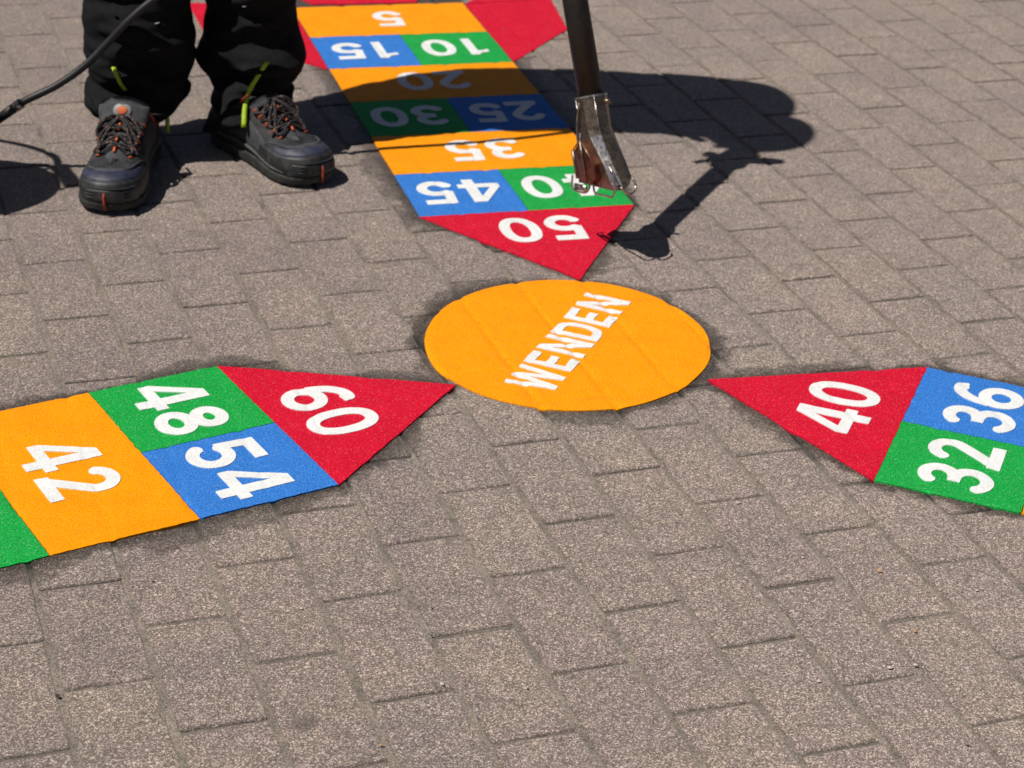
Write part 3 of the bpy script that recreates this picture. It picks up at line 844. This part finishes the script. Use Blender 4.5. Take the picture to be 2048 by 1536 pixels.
def build_trousers():
    g = G()
    for T, hem in ((LEG_A, lambda a: .004 * math.sin(a * 2 + 1) - .005 * math.cos(a)), (LEG_B, lambda a: .012 * math.cos(a) + .003 * math.sin(3 * a))):
        z0, z1 = T[0][0], .92; NZ, NA = 190, 110
        R = []
        # inner turn-up of the hem, then the outside
        zs = [z0 + (z1 - z0) * (k / NZ) ** 1.55 for k in range(NZ + 1)]
        for off, zz in ((-.012, z0 + .030), (-.006, z0 + .004), (-.002, z0)):
            R.append([leg_point(T, zz, 2 * math.pi * i / NA, off) + Vector((0, 0, hem(2 * math.pi * i / NA))) for i in range(NA)])
        for z in zs:
            fall = max(0, 1 - (z - z0) / .06)
            R.append([leg_point(T, z, 2 * math.pi * i / NA) + Vector((0, 0, hem(2 * math.pi * i / NA) * fall)) for i in range(NA)])
        g.rings(R, cap0=False, cap1=True)
    # seat
    R = []
    for z, hx, hy, cy in ((.78, .10, .10, 3.455), (.84, .20, .145, 3.46), (.92, .215, .155, 3.46), (1.0, .20, .15, 3.455), (1.06, .18, .14, 3.45)):
        R.append([Vector((-.505 + hx * math.cos(t) + (z - .9) * .1, cy + hy * math.sin(t), z)) for t in [2 * math.pi * i / 48 for i in range(48)]])
    g.rings(R)
    o = g.obj('trousers', MAT['trouser'], PERSON)
    # lime piping strips that lie on the cloth
    def strip(T, path, wd, mat=MAT['lime'], name='piping', off=.0035):
        gg = G(); pts = spline(path, 6); R = []
        C = [leg_point(T, q[0], q[1], off) for q in pts]
        C = [sum((C[min(max(i + j, 0), len(C) - 1)] for j in range(-6, 7)), Vector()) / 13 for i in range(len(C))]
        C[0] = C[0] + (C[0] - C[3]) * .8; C[-1] = C[-1] + (C[-1] - C[-4]) * .8
        X = Vector((wd / 2, 0, 0))
        for c_ in C: R.append([c_ - X, c_ + Vector((0, -.001, 0)), c_ + X, c_ + X + Vector((0, .006, 0)), c_ - X + Vector((0, .006, 0))])
        gg.rings(R)
        return gg.obj(name, mat, o)
    d = math.radians
    strip(LEG_A, [(.173, d(-105.7)), (.152, d(-102.7)), (.140, d(-100)), (.130, d(-97))], .006, off=.010)
    strip(LEG_B, [(.176, d(-67)), (.142, d(-78)), (.113, d(-85)), (.092, d(-88)), (.070, d(-90))], .008, off=.011)
    strip(LEG_B, [(.262, d(-91)), (.2625, d(-87))], .003, MAT['reflect'], 'reflective_tag')
    strip(LEG_A, [(.246, d(-62)), (.247, d(-58))], .003, MAT['reflect'], 'reflective_tag')
    strip(LEG_A, [(.257, d(-101)), (.257, d(-98))], .003, MAT['reflect'], 'reflective_tag')
    strip(LEG_B, [(.092, d(-72)), (.084, d(-50)), (.072, d(-30))], .004, MAT['hem'], 'hem_seam', .008)
    strip(LEG_A, [(.098, d(-84)), (.094, d(-60)), (.088, d(-40))], .004, MAT['hem'], 'hem_seam', .008)
    # hem loop hanging at the side of the left-hand leg
    gg = G(); gg.rings([[(-.601 + a, 3.30 + b, z) for a, b in ((-.003, -.001), (.004, -.001), (.004, .001), (-.003, .001))] for z in (.079, .062, .045)])
    gg.obj('piping', MAT['lime'], o)
    return o
build_trousers()

def build_top():
    # jacket: torso and sleeves as one skinned surface
    P = [(-.50, 3.445, .80), (-.49, 3.45, .92), (-.42, 3.44, 1.03), (-.35, 3.42, 1.12), (-.30, 3.36, 1.18),
         (-.45, 3.33, 1.13), (-.37, 3.37, .96), (-.23, 3.33, .915), (-.19, 3.475, 1.18), (-.085, 3.46, .99), (-.065, 3.345, .86)]
    E = [(0, 1), (1, 2), (2, 3), (3, 4), (3, 5), (5, 6), (6, 7), (3, 8), (8, 9), (9, 10)]
    R = [(.19, .185), (.19, .185), (.19, .19), (.165, .165), (.07, .07), .085, .058, .044, .072, .058, .048]
    o = skin_mesh('jacket', P, E, R, MAT['jacket'], PERSON, 2, 0)
    # cap with a peak
    g = G(); hc = Vector(J['head']) + Vector((.008, .0, .035)); ax = Vector((.1, -.35, .93)).normalized()
    s_ = ax.cross(Vector((0, -1, 0))).normalized(); f_ = s_.cross(ax)
    R = []
    for t in (0, .3, .6, .8, .95): R.append([hc + s_ * math.cos(a) * .098 * math.cos(t * 1.5) + f_ * math.sin(a) * .108 * math.cos(t * 1.5) + ax * .095 * math.sin(t * 1.5) for a in [2 * math.pi * i / 32 for i in range(32)]])
    g.rings(R)
    fd = -f_ if (-f_).y < 0 else f_
    g.obj('cap', MAT['jacket'], PERSON)
    g = G()
    R = []
    for t in (-.35, -.1, .1): R.append([hc - ax * .03 + s_ * math.cos(a) * .088 + (-fd) * abs(math.sin(a)) * .09 * (1) + ax * t * .12 for a in [math.pi * i / 20 for i in range(21)]])
    g.rings(R, closed=False); g.obj('hair', MAT['hair'], PERSON)
    for s in (-1, 1):
        g = G(); c = Vector(J['head']) + fd * .078 + s_ * s * .032 + ax * .005
        R = []
        for t in np.linspace(-1.4, 1.4, 7): R.append([c + s_ * math.cos(a) * .011 * math.cos(t) + fd * math.sin(a) * .011 * math.cos(t) + ax * .011 * math.sin(t) for a in [2 * math.pi * i / 12 for i in range(12)]])
        g.rings(R); g.obj('eye', MAT['glass_eye'], PERSON)
build_top()

# ------------------------------------------------------------------ shoes
def outline(n=120):
    R = [(0, 0), (.020, .003), (.034, .022), (.0385, .06), (.037, .11), (.041, .155), (.0485, .20), (.0515, .235), (.047, .268), (.032, .293), (.012, .3035), (0, .3045)]
    Lm = [(0, .3045), (-.016, .302), (-.036, .288), (-.047, .262), (-.049, .23), (-.044, .19), (-.035, .15), (-.033, .11), (-.036, .06), (-.033, .022), (-.019, .003), (0, 0)]
    pts = spline(R, 12)[:-1] + spline(Lm, 12)[:-1]
    pts = np.array(pts); d = np.hypot(*(np.roll(pts, -1, 0) - pts).T); s = np.concatenate([[0], np.cumsum(d)])
    pts = np.vstack([pts, pts[:1]]); t = np.linspace(0, s[-1], n, endpoint=False)
    return np.stack([np.interp(t, s, pts[:, 0]), np.interp(t, s, pts[:, 1])], 1)
OUT = outline(144)
NO = len(OUT)
def spring(y): return .006 * max(0, (y - .21) / .09) ** 2
def soletop(y): return .025 - .008 * min(1, max(0, (y - .19) / .08))
def ridge(y):
    yy = min(max(y, .055), .248)
    h = np.interp(yy, [.055, .10, .135, .16, .185, .205, .222, .238, .248], [.112, .114, .109, .098, .084, .075, .069, .065, .063])
    return yy, h
def upper_pt(i, t, off=0.0):
    """i: outline index (float ok), t: 0 at the sole .. 1 on the ridge"""
    i0 = int(math.floor(i)) % NO; f = i - math.floor(i)
    ox, oy = OUT[i0] * (1 - f) + OUT[(i0 + 1) % NO] * f
    yy, hz = ridge(oy)
    hz = hz
    a = t * math.pi / 2
    toe = min(1, max(0, (oy - .19) / .06))
    pf, pg = 1.9 + .5 * toe, .80 - .02 * toe
    fi = 1 - math.cos(a) ** (1 / pf * 1.15)
    gi = math.sin(a) ** pg
    if oy < .10: fi = 1 - math.cos(a) ** .38
    rx = 0.0
    x = ox + (rx - ox) * fi; y = oy + (yy - oy) * fi * (1 if oy > .15 else .75)
    z0 = soletop(oy) - .001 + spring(oy)
    z = z0 + (hz - z0) * gi
    # outward offset in plan and up
    nx, ny = ox, (oy - min(max(oy, .06), .24)); L = math.hypot(nx, ny) + 1e-6
    return Vector((x + nx / L * off * math.cos(a), y + ny / L * off * math.cos(a), z + off * math.sin(a)))
def build_shoe(heel, toe, mirror, label):
    heel, toe = Vector((*heel, 0)), Vector((*toe, 0))
    f = (toe - heel).normalized(); r = Vector((f.y, -f.x, 0)) * (-1 if mirror else 1)
    sc = (toe - heel).length / .3045
    def W(p): return heel + r * p[0] + f * p[1] * sc + Vector((0, 0, p[2]))
    flip = mirror
    root = empty('shoe'); root.parent = PERSON
    if label: root['label'] = label
    def part(g, name, mat, smooth=True):
        o = mesh(name, [W(v) for v in g.V], [q[::-1] for q in g.F] if flip else g.F, mat, root, smooth); return o
    # upper
    g = G(); NT = 22
    g.rings([[upper_pt(i, k / NT) + Vector((mnoise.noise(upper_pt(i, k / NT) * 40) * .0008,) * 3) for i in range(NO)] for k in range(NT + 1)])
    part(g, 'upper', MAT['upper'])
    # sole with tread lugs
    g = G(); rr = []
    for off, z, lug in ((-.007, .0, 1), (-.002, .002, 1), (.001, .008, 1), (.0014, .0085, 0), (.0024, .016, 0), (.0030, .021, 0), (.0026, .026, 0), (-.002, .029, 0)):
        row = []
        for i in range(NO):
            x, y = OUT[i]; cx, cy = 0, min(max(y, .05), .25); L = math.hypot(x, y - cy) + 1e-6
            o_ = off - (.004 if lug and (i // 3) % 2 else 0)
            row.append(Vector((x + x / L * o_, y + (y - cy) / L * o_, z * soletop(y) / .028 + spring(y))))
        rr.append(row)
    g.rings(rr); part(g, 'sole', MAT['sole'], False)
    # pale trim line round the sole
    def band(i0, i1, t0, t1, off, name, mat, n=40, m=5, f0=None, f1=None, thick=.0022):
        g = G(); A = []; B = []
        for k in range(m + 1):
            row = []; rowb = []
            for q in range(n + 1):
                i = i0 + (i1 - i0) * q / n
                a = f0(q / n) if f0 else t0; b = f1(q / n) if f1 else t1
                t = a + (b - a) * k / m
                e = min(1, 6 * min(q / n, 1 - q / n, k / m, 1 - k / m) + .25)
                row.append(upper_pt(i, t, off * e)); rowb.append(upper_pt(i, t, off - thick))
            A.append(row); B.append(rowb)
        g.rings(A, closed=False)
        return part(g, name, mat)
    it = int(np.argmax(OUT[:, 1]))              # toe index
    for a_, b_ in ((it - 60, it - 13), (it + 13, it + 60)): band(a_, b_, .03, .07, .0034, 'sole_trim', MAT['trim'], 50, 3)
    # rubber toe cap; outline dips to the sides
    band(it - 32, it + 32, 0, .6, .0026, 'toe_cap', MAT['toe'], 60, 12, f0=lambda q: .05, f1=lambda q: .10 + .42 * math.sin(math.pi * q) ** .55)
    # navy panel over the toes
    band(it - 24, it + 24, 0, .6, .0018, 'vamp_panel', MAT['navy'], 50, 8, f0=lambda q: .10 + .41 * math.sin(math.pi * q) ** .5, f1=lambda q: .12 + .80 * math.sin(math.pi * q) ** .5)
    # pale edge of the panel
    band(it - 27, it + 27, 0, .6, .0034, 'cap_trim', MAT['mesh'], 50, 3, f0=lambda q: .12 + .76 * math.sin(math.pi * q) ** .5, f1=lambda q: .13 + .86 * math.sin(math.pi * q) ** .5)
    # bumper at the very front, rising from the sole, with ribs and an orange line
    band(it - 12, it + 12, 0, .2, .0042, 'toe_bumper', MAT['toe'], 30, 8, f0=lambda q: -.0, f1=lambda q: .12 + .17 * min(1, 3 * math.sin(math.pi * q)))
    band(it - 11.5, it + 11.5, .275, .305, .0056, 'bumper_trim', MAT['mesh'], 30, 3)
    g = G(); g.tube([(OUT[it][0] * .3, OUT[it][1] + .0045, .012), (OUT[it][0] * .3, OUT[it][1] + .0062, .024), (.0005, OUT[it][1] + .0050, .032), (.0008, OUT[it][1] + .0030, .040)], [.0020, .0024, .0022, .0014], 8); part(g, 'orange_line', MAT['rust'])
    for s in (-1, 1):
        for t in (.08, .14, .20):
            band(it + s * 4, it + s * 7.5, t, t + .014, .0066, 'bumper_rib', MAT['trim'], 6, 2)
    # tongue
    g = G(); R = []
    for y, z, hw in ((.228, .066, .020), (.205, .077, .024), (.180, .090, .029), (.160, .102, .034), (.145, .113, .039), (.137, .126, .042), (.134, .134, .040))[:7 if mirror else 5]:
        R.append([Vector((hw * math.cos(a), y + .004 * math.sin(a) * 0 + (.012 if math.sin(a) < 0 else 0) * abs(math.sin(a)) - .010 * math.cos(a) ** 2 * 0, z + (.006 * math.sin(a) if math.sin(a) > 0 else .002 * math.sin(a)) - .010 * math.cos(a) ** 2)) for a in [2 * math.pi * i / 24 for i in range(24)]])
    g.rings(R); part(g, 'tongue', MAT['mesh'])
    # badge on the tongue
    g = G(); c = Vector((0, .1465, .1185)); X = Vector((1, 0, 0)); Y = Vector((0, -.55, .83)); Z = Vector((0, .83, .55))
    def disc(r0, zoff, n=24): return [c + X * math.cos(a) * r0 + Y * math.sin(a) * r0 * .85 + Z * zoff for a in [2 * math.pi * i / n for i in range(n)]]
    if not mirror: c = c + Vector((0, .03, -.03))
    if mirror: g.rings([disc(.0150, .001), disc(.0150, .0055), disc(.0138, .0065)]); mirror and part(g, 'badge', MAT['badge'])
    g = G(); g.rings([disc(.0085, .004), disc(.0085, .0075), disc(.0072, .0080)]); mirror and part(g, 'badge_mark', MAT['orange'])
    # lace rows: crossing laces, eyelets at both sides, orange stitches down the middle
    rows = [(.222, .071, .024), (.206, .079, .027), (.190, .088, .029), (.174, .097, .031), (.160, .104, .033)]
    rnd = random.Random(3 if mirror else 5)
    g = G()
    def bow(a, b, lift=.006, sag=0):
        a, b = Vector(a), Vector(b)
        return [a.lerp(b, t) + Vector((0, -.002, .010 + lift * math.sin(math.pi * t))) for t in np.linspace(0, 1, 9)]
    for k in range(len(rows) - 1):
        y0, z0, w0 = rows[k]; y1, z1, w1 = rows[k + 1]
        g.tube(bow((-w0, y0, z0 - .012), (w1, y1, z1 - .012), .013), .0024, 7)
        g.tube(bow((w0, y0, z0 - .012), (-w1, y1, z1 - .012), .0155), .0024, 7)
        for s in (-1, 1):
            P = [Vector((s * (w0 - .002), y0, z0)), Vector((s * (w0 + .004), (y0 + y1) / 2, (z0 + z1) / 2 - .004)), Vector((s * (w1 - .002), y1, z1))]
            g.tube([p + Vector((0, 0, .003)) for p in spline([tuple(p) for p in P], 4)], .0024, 7) if True else None
    # bow loops and loose ends
    y, z, w_ = rows[-1]
    for s in (-1, 1):
        g.tube(spline([(0, y - .002, z + .010), (s * .018, y + .010, z + .013), (s * .034, y + .022, z - .004), (s * .030, y + .030, z - .014), (s * .014, y + .016, z + .004), (0, y, z + .010)], 6), .0024, 7)
        g.tube(spline([(0, y, z + .011), (s * .012, y + .024, z + .002), (s * .026, y + .044, z - .022), (s * .036, y + .050, z - .034)], 6), .0024, 7)
    part(g, 'lace', MAT['lace'])
    for k, (y, z, w_) in enumerate(rows):
        for s in (-1, 1):
            g = G(); c = Vector((s * (w_ + .002), y - .001, z - .006))
            g.tube([c + Vector((s * .003 * math.cos(a), .0035 * math.sin(a) - .001, .004 * math.sin(a) + .002)) for a in [2 * math.pi * i / 10 for i in range(11)]], .0013, 6)
            part(g, 'eyelet', MAT['orange'])
    for y, z in ((.216, .079), (.196, .090), (.176, .102)):
        g = G(); g.tube(spline([(0, y + .006, z - .002), (0, y, z + .002), (0, y - .006, z + .004)], 4), .0023, 8)
        part(g, 'stitch', MAT['orange'])
    # orange piping along the collar and the heel side
    for s in (1,):
        g = G(); g.tube(spline([(.036, .138, .122), (.039, .122, .108), (.0405, .100, .088)], 6), .0020, 7); part(g, 'side_piping', MAT['rust'])
    for q0, q1 in ((it - 66, it - 45),):
        band(q0, q1, .10, .5, .0016, 'side_stripe', MAT['rust'], 16, 3, f0=lambda q: .55 - .45 * q, f1=lambda q: .62 - .45 * q)
    for s in (-1, 1):
        a, b = (it - 52, it - 26) if s < 0 else (it + 26, it + 52)
        band(a, b, .10, .55, .0018, 'side_panel', MAT['mesh'], 24, 6, f0=lambda q: .09, f1=lambda q: .42 + .2 * (q if s < 0 else 1 - q) * 0)
    return root
build_shoe((-.650, 3.335), (-.654, 3.033), True, 'shoe planted straight towards the camera')
build_shoe((-.527, 3.408), (-.332, 3.207), False, 'shoe turned outwards to the right')

# ------------------------------------------------------------------ burner torch
def build_torch():
    root = empty('gas_torch', tuple(TJ), 'hand-held gas burner with black tube and sooty steel nozzle, held above the green 40 panel', 'torch')
    g = G(); L = .50
    g.tube([TJ - TD * .012, TJ + TD * .2, TJ + TD * L], [.0194, .0196, .0198], 32); g.obj('tube', MAT['tube'], root)
    # rear: thinner pipe, grip and valve
    top = TJ + TD * L
    g = G(); g.tube([top, top + TD * .02, top + TD * .13], [.014, .010, .010], 16); g.obj('rear_pipe', MAT['brass'], root)
    g = G(); g.tube([HAND - TD * .10, HAND - TD * .085, HAND - TD * .02, HAND + TD * .03, HAND + TD * .075], [.022, .030, .029, .024, .018], 16); g.obj('grip', MAT['grip'], root)
    g = G()
    c = TJ + TD * .565
    g.tube([c + Vector((-.02, 0, 0)), c + Vector((-.055, .012, .02))], .012, 10)
    g.tube([c + Vector((.01, 0, 0)), c + Vector((.05, .0, -.005)), c + Vector((.085, .0, .0))], [.016, .019, .010], 10)
    g.tube([c + Vector((-.035, 0, .0)), c + Vector((-.050, -.02, -.035))], .007, 8)
    g.obj('valve', MAT['brass'], root)
    # nozzle: six-sided socket, bend, then a flared flat mouth
    A_, B_, C_ = Vector((.081, 3.056, .099)), Vector((.143, 2.958, .124)), Vector((.163, 2.969, .146))
    C_ = B_ + (C_ - B_).normalized() * .0
    D_ = A_
    ax0 = TD
    # section frames from socket to mouth
    W_ = (B_ - A_); 
    top_c = TJ
    X0 = (Vector((1, 0, 0)) - ax0 * ax0.x).normalized(); Y0 = ax0.cross(X0)
    def hexa(c, rx, ry, X, Y, rot=0):
        return [c + X * math.cos(a) * rx + Y * math.sin(a) * ry for a in [math.radians(22.5 + 45 * i + rot) for i in range(8)]]
    mouth_c = (A_ + B_) / 2 + Vector((.85, .53, 0)) * .0165
    axm = (mouth_c - (TJ - TD * .05)).normalized()
    Xm = W_.normalized(); Ym = Xm.cross(axm).normalized(); Ym = Ym if Ym.x > 0 else -Ym
    X0 = (Xm - ax0 * Xm.dot(ax0)).normalized(); Y0 = ax0.cross(X0)
    def blend(t):
        X = X0.lerp(Xm, t).normalized(); Y = (Y0 if Y0.dot(Ym) > 0 else -Y0).lerp(Ym, t).normalized(); return X, Y
    secs = []
    knee = TJ - TD * .050
    for t, rx, ry, bl, kx, ky in ((0, .0232, .0225, 0, .42, .42), (.29, .0222, .0215, .0, .42, .42), (.36, .0245, .0220, .30, .5, .40), (.68, .0420, .0195, .85, .82, .42), (.93, .0560, .0185, 1, .82, .34), (1.0, .0585, .0180, 1, .83, .34)):
        c = (TJ + TD * .003).lerp(knee, t / .3) if t < .3 else knee.lerp(mouth_c, (t - .3) / .7)
        X, Y = blend(bl)
        cx, cy = rx * kx, ry * ky
        row = [c + X * a_ + Y * b_ for a_, b_ in ((rx, -cy), (rx, cy), (cx, ry), (-cx, ry), (-rx, cy), (-rx, -cy), (-cx, -ry), (cx, -ry))]
        if t >= .9: row = [p_ - axm * max(0, (p_ - c).dot(Y) + .004) * (.35 if t < 1 else .7) for p_ in row]
        secs.append(row)
    g = G(); g.rings(secs, cap0=True, cap1=False)
    # inner wall so that the mouth reads as hollow
    inner = [[p.lerp(sum((Vector(v) for v in r), Vector()) / len(r), .10) for p in r] for r in (secs[-1], secs[-2], secs[-3])]
    g.rings([secs[-1]] + inner, cap0=False, cap1=True)
    nz = g.obj('nozzle', MAT['steel'], root, False)
    nz.data.materials.append(MAT['heat']); nz.data.materials.append(MAT['polished_highlight'])
    # the broad face turned to the left is browned by heat
    fn = -(Ym)
    for p in nz.data.polygons:
        c = Vector(p.center)
        tt = (c - (TJ - TD * .048)).dot(axm)
        if p.normal.dot(-Ym) > .75 and tt > .035: p.material_index = 1
    for k_ in (2, 3): nz.data.polygons[k_ * 8 + 7].material_index = 2  # front chamfer faces: ridge highlight put into the colour of the steel
    # raised seams
    for idx in (0, 4, 16, 20, 24, 36):
        pass
    g = G()
    for idx in (0, 6):
        g.tube([secs[k][idx] for k in range(6)], .0009, 6)
    g.obj('seam', MAT['bright'], nz)
    g = G(); s0 = secs[0][1] - TD * .012
    g.tube([s0 - Vector((.002, 0, 0)), s0 + Vector((.009, 0, .0))], .0035, 10); g.obj('screw', MAT['steel'], nz)
    # rim collar at the socket
    g = G(); g.rings([[p + (p - (TJ + TD * .003)).normalized() * .0006 for p in secs[0]], [p + (p - TJ).normalized() * .0008 - TD * .003 for p in secs[0]]], cap0=False, cap1=False); g.obj('rim', MAT['bright'], nz)
    # folded bracket plate on the broad face
    fc = mouth_c - Ym * .0185
    def F_(a, b, c=0): return fc + Xm * a + axm * b - Ym * c
    g = G()
    pl = [(-.050, -.010), (-.050, -.050), (-.030, -.056), (-.004, -.074), (.024, -.040), (.020, -.018), (.002, -.006)]
    top_ = [F_(a, b, .006 + .006 * math.cos(a * 40)) for a, b in pl]; bot = [F_(a, b, -.004) for a, b in pl]
    g.rings([bot, top_]); br = g.obj('heat_plate', MAT['heat'], root, False)
    g = G()
    for p0, p1 in (((-.030, -.056), (-.030, -.012)), ((-.004, -.074), (-.004, -.010))):
        a_, b_ = F_(*p0, .012), F_(*p1, .013); g.tube([a_, b_], .0022, 6)
    g.tube([F_(-.004, -.075, .012), F_(.026, -.040, .011)], .0014, 6)
    g.tube([F_(-.030, -.057, .011), F_(-.004, -.075, .012)], .0012, 6)
    g.obj('plate_edge', MAT['steel'], root)
    # spacer wires round the mouth
    def wire(pts, r=.0016):
        g = G(); g.tube(spline(pts, 5), r, 8); g.obj('spacer_wire', MAT['bright'], root)
    def Mm(a, b, c=0): return tuple(mouth_c + Xm * a + axm * b - Ym * c)
    wire([Mm(-.058, -.012, .022), Mm(-.062, .004, .024), Mm(-.060, .011, .024), Mm(-.034, .011, .028), Mm(-.020, .010, .026), Mm(-.014, .002, .022), Mm(-.014, -.010, .020)], .0017)
    wire([Mm(-.004, -.006, .020), Mm(-.002, .004, .022), Mm(.004, .009, .023), Mm(.032, .008, .024), Mm(.054, .006, .026), Mm(.060, -.006, .022), Mm(.058, -.028, .020), Mm(.046, -.040, .019)], .0018)
    wire([Mm(.060, -.006, .012), Mm(.0655, .004, .006), Mm(.064, .006, -.006), Mm(.060, -.002, -.015), Mm(.056, -.014, -.014)], .0018)
    if 0: wire([Mm(-.040, -.028, .026), Mm(-.016, -.020, .030), Mm(.012, -.026, .028), Mm(.026, -.042, .022)], .0012)
    # bright spacer bar at the near left corner
    g = G(); g.box(Mm(-.040, .006, .022), Xm * .016, axm * .0045, Ym * .002); g.obj('spacer_bar', MAT['bright'], root)
    # gas pipe bowing along the left side of the nozzle
    g = G(); 
    p0, p1, p2 = TJ + Vector((-.020, -.006, .004)) - TD * .01, TJ - TD * .065 + Vector((-.031, -.010, 0)), mouth_c + Vector((-.044, .004, .065))
    g.tube(spline([tuple(p0), tuple(TJ - TD * .035 + Vector((-.027, -.01, 0))), tuple(p1), tuple(p2)], 6), .0022, 8); g.obj('pilot_pipe', MAT['steel'], root)
    return top + TD * .15
REAR = build_torch()

def build_hose():
    P = [(-1.030, 3.060, .500), (-1.060, 3.140, .505), (-1.110, 3.220, .40), (-1.120, 3.260, .20), (-1.03, 3.245, .075), (-.930, 3.215, .062), (-.856, 3.207, .088), (-.817, 3.201, .119), (-.762, 3.210, .148), (-.717, 3.221, .181), (-.684, 3.228, .215), (-.646, 3.232, .257), (-.611, 3.240, .288),
         (-.535, 3.260, .345), (-.440, 3.290, .43), (-.340, 3.320, .510), (-.213, 3.385, .590), (-.155, 3.43, .69), (-.135, 3.42, .78), tuple(REAR)]
    pts = spline(P, 8)
    root = empty('gas_hose', P[5], 'black rubber hose running from the lower left up past the trouser leg', 'hose')
    g = G(); g.tube(pts, .0062, 14); g.obj('rubber_tube', MAT['hose'], root)
    g = G(); a, b = Vector(P[6]), Vector(P[7]); g.tube([a.lerp(b, -.1), a.lerp(b, .75)], .0079, 14); g.obj('sleeve', MAT['hose'], root)
    g = G(); g.tube([a.lerp(b, .70), a.lerp(b, .95)], .0086, 14); g.obj('clamp', MAT['bright'], root)
build_hose()

def build_bottle():
    c = Vector((-1.056, 3.026, 0))
    root = empty('gas_bottle', tuple(c), 'steel gas bottle past the left edge, known by its shadow', 'gas bottle')
    g = G(); prof = [(.10, 0), (.112, .01), (.112, .03), (.129, .05), (.130, .27), (.127, .32), (.115, .365), (.09, .395), (.055, .412), (.022, .418)]
    g.rings([[c + Vector((r * math.cos(a), r * math.sin(a), z)) for a in [2 * math.pi * i / 48 for i in range(48)]] for r, z in prof]); g.obj('body', MAT['bottle'], root)
    g = G(); g.tube([c + Vector((0, 0, .41)), c + Vector((0, 0, .455))], .016, 14); g.tube([c + Vector((0, 0, .45)), c + Vector((0, .01, .50))], .014, 12)
    g.tube([c + Vector((.0, .01, .495)), c + Vector((.026, .034, .50))], .011, 12); g.obj('valve', MAT['brass'], root)
    # carrying handle across the sun's direction: two posts and a band
    pd = Vector((-.467, .884, 0)); ad = Vector((.884, .467, 0)); hc = c + Vector((.0, .0, 0))
    g = G()
    for s in (-1, 1): g.tube([hc + pd * s * .040 + Vector((0, 0, .39)), hc + pd * s * .046 + Vector((0, 0, .585))], .0045, 8)
    g.obj('handle_post', MAT['bottle'], root)
    g = G(); g.box(hc + Vector((0, 0, .583)), pd * .050, ad * .004, Vector((0, 0, .020))); g.obj('handle_band', MAT['bottle'], root)
build_bottle()

# ------------------------------------------------------------------ small loose bits on the paving
def pebble(x, y, s, col, label, name='pebble', cat='pebble', group='loose bits on the pavers'):
    rnd = random.Random(int(x * 1e4) + int(y * 1e3))
    g = G(); R = []; ph = rnd.random() * 6
    for t in np.linspace(-1.35, 1.35, 6):
        R.append([Vector((x + s * math.cos(t) * math.cos(a) * (1 + .25 * math.sin(a * 2 + ph)), y + s * .75 * math.cos(t) * math.sin(a) * (1 + .2 * math.sin(a * 3 + ph)), .0007 + s * .42 * (1 + math.sin(t)))) for a in [2 * math.pi * i / 9 for i in range(9)]])
    g.rings(R)
    tag(g.obj(name, col, None, False), label, cat, group)
pale = simple('pale_pebble', (.52, .47, .40), .7, 0, None, .15); ochre = simple('ochre_chip', (.42, .25, .11), .8, 0, None, .15); darkp = simple('dark_crumb', (.03, .028, .025), .8)
for (x, y), s in zip([(.4303, 1.9084), (.3487, 1.8746), (.2778, 2.1054), (-.0548, 1.8274), (.1614, 1.944), (.256, 2.0036), (.2877, 2.2489), (.356, 2.1288), (-.2185, 1.9559), (-.2735, 1.847), (.5545, 2.0785), (.4595, 1.9172)],
                     [.0050, .0036, .0034, .0048, .0030, .0030, .0042, .0036, .0036, .0030, .0036, .0040]):
    pebble(x, y, s * .62, pale, 'tiny pale pebble lying loose on the grey pavers', group='pale pebbles on the pavers')
for (x, y), s in zip([(.4446, 2.1076), (-.1096, 1.7166), (.4685, 1.9838)], [.0055, .0030, .0042]):
    pebble(x, y, s * .62, ochre, 'tiny ochre crumb lying on the pavers in the foreground', 'crumb', 'crumb', 'ochre crumbs on the pavers')
for (x, y), s in zip([(-.3904, 1.9926), (-.267, 2.1369), (-.4483, 1.7664), (-.0742, 1.9727), (.4118, 1.9618), (-.0714, 1.9181), (.0363, 1.8286), (.4928, 1.7752)],
                     [.0024, .0020, .0046, .0022, .0020, .0026, .0022, .0030]):
    pebble(x, y, s * .62, darkp, 'tiny black crumb lying on the pavers in the foreground', 'crumb', 'crumb', 'black crumbs on the pavers')
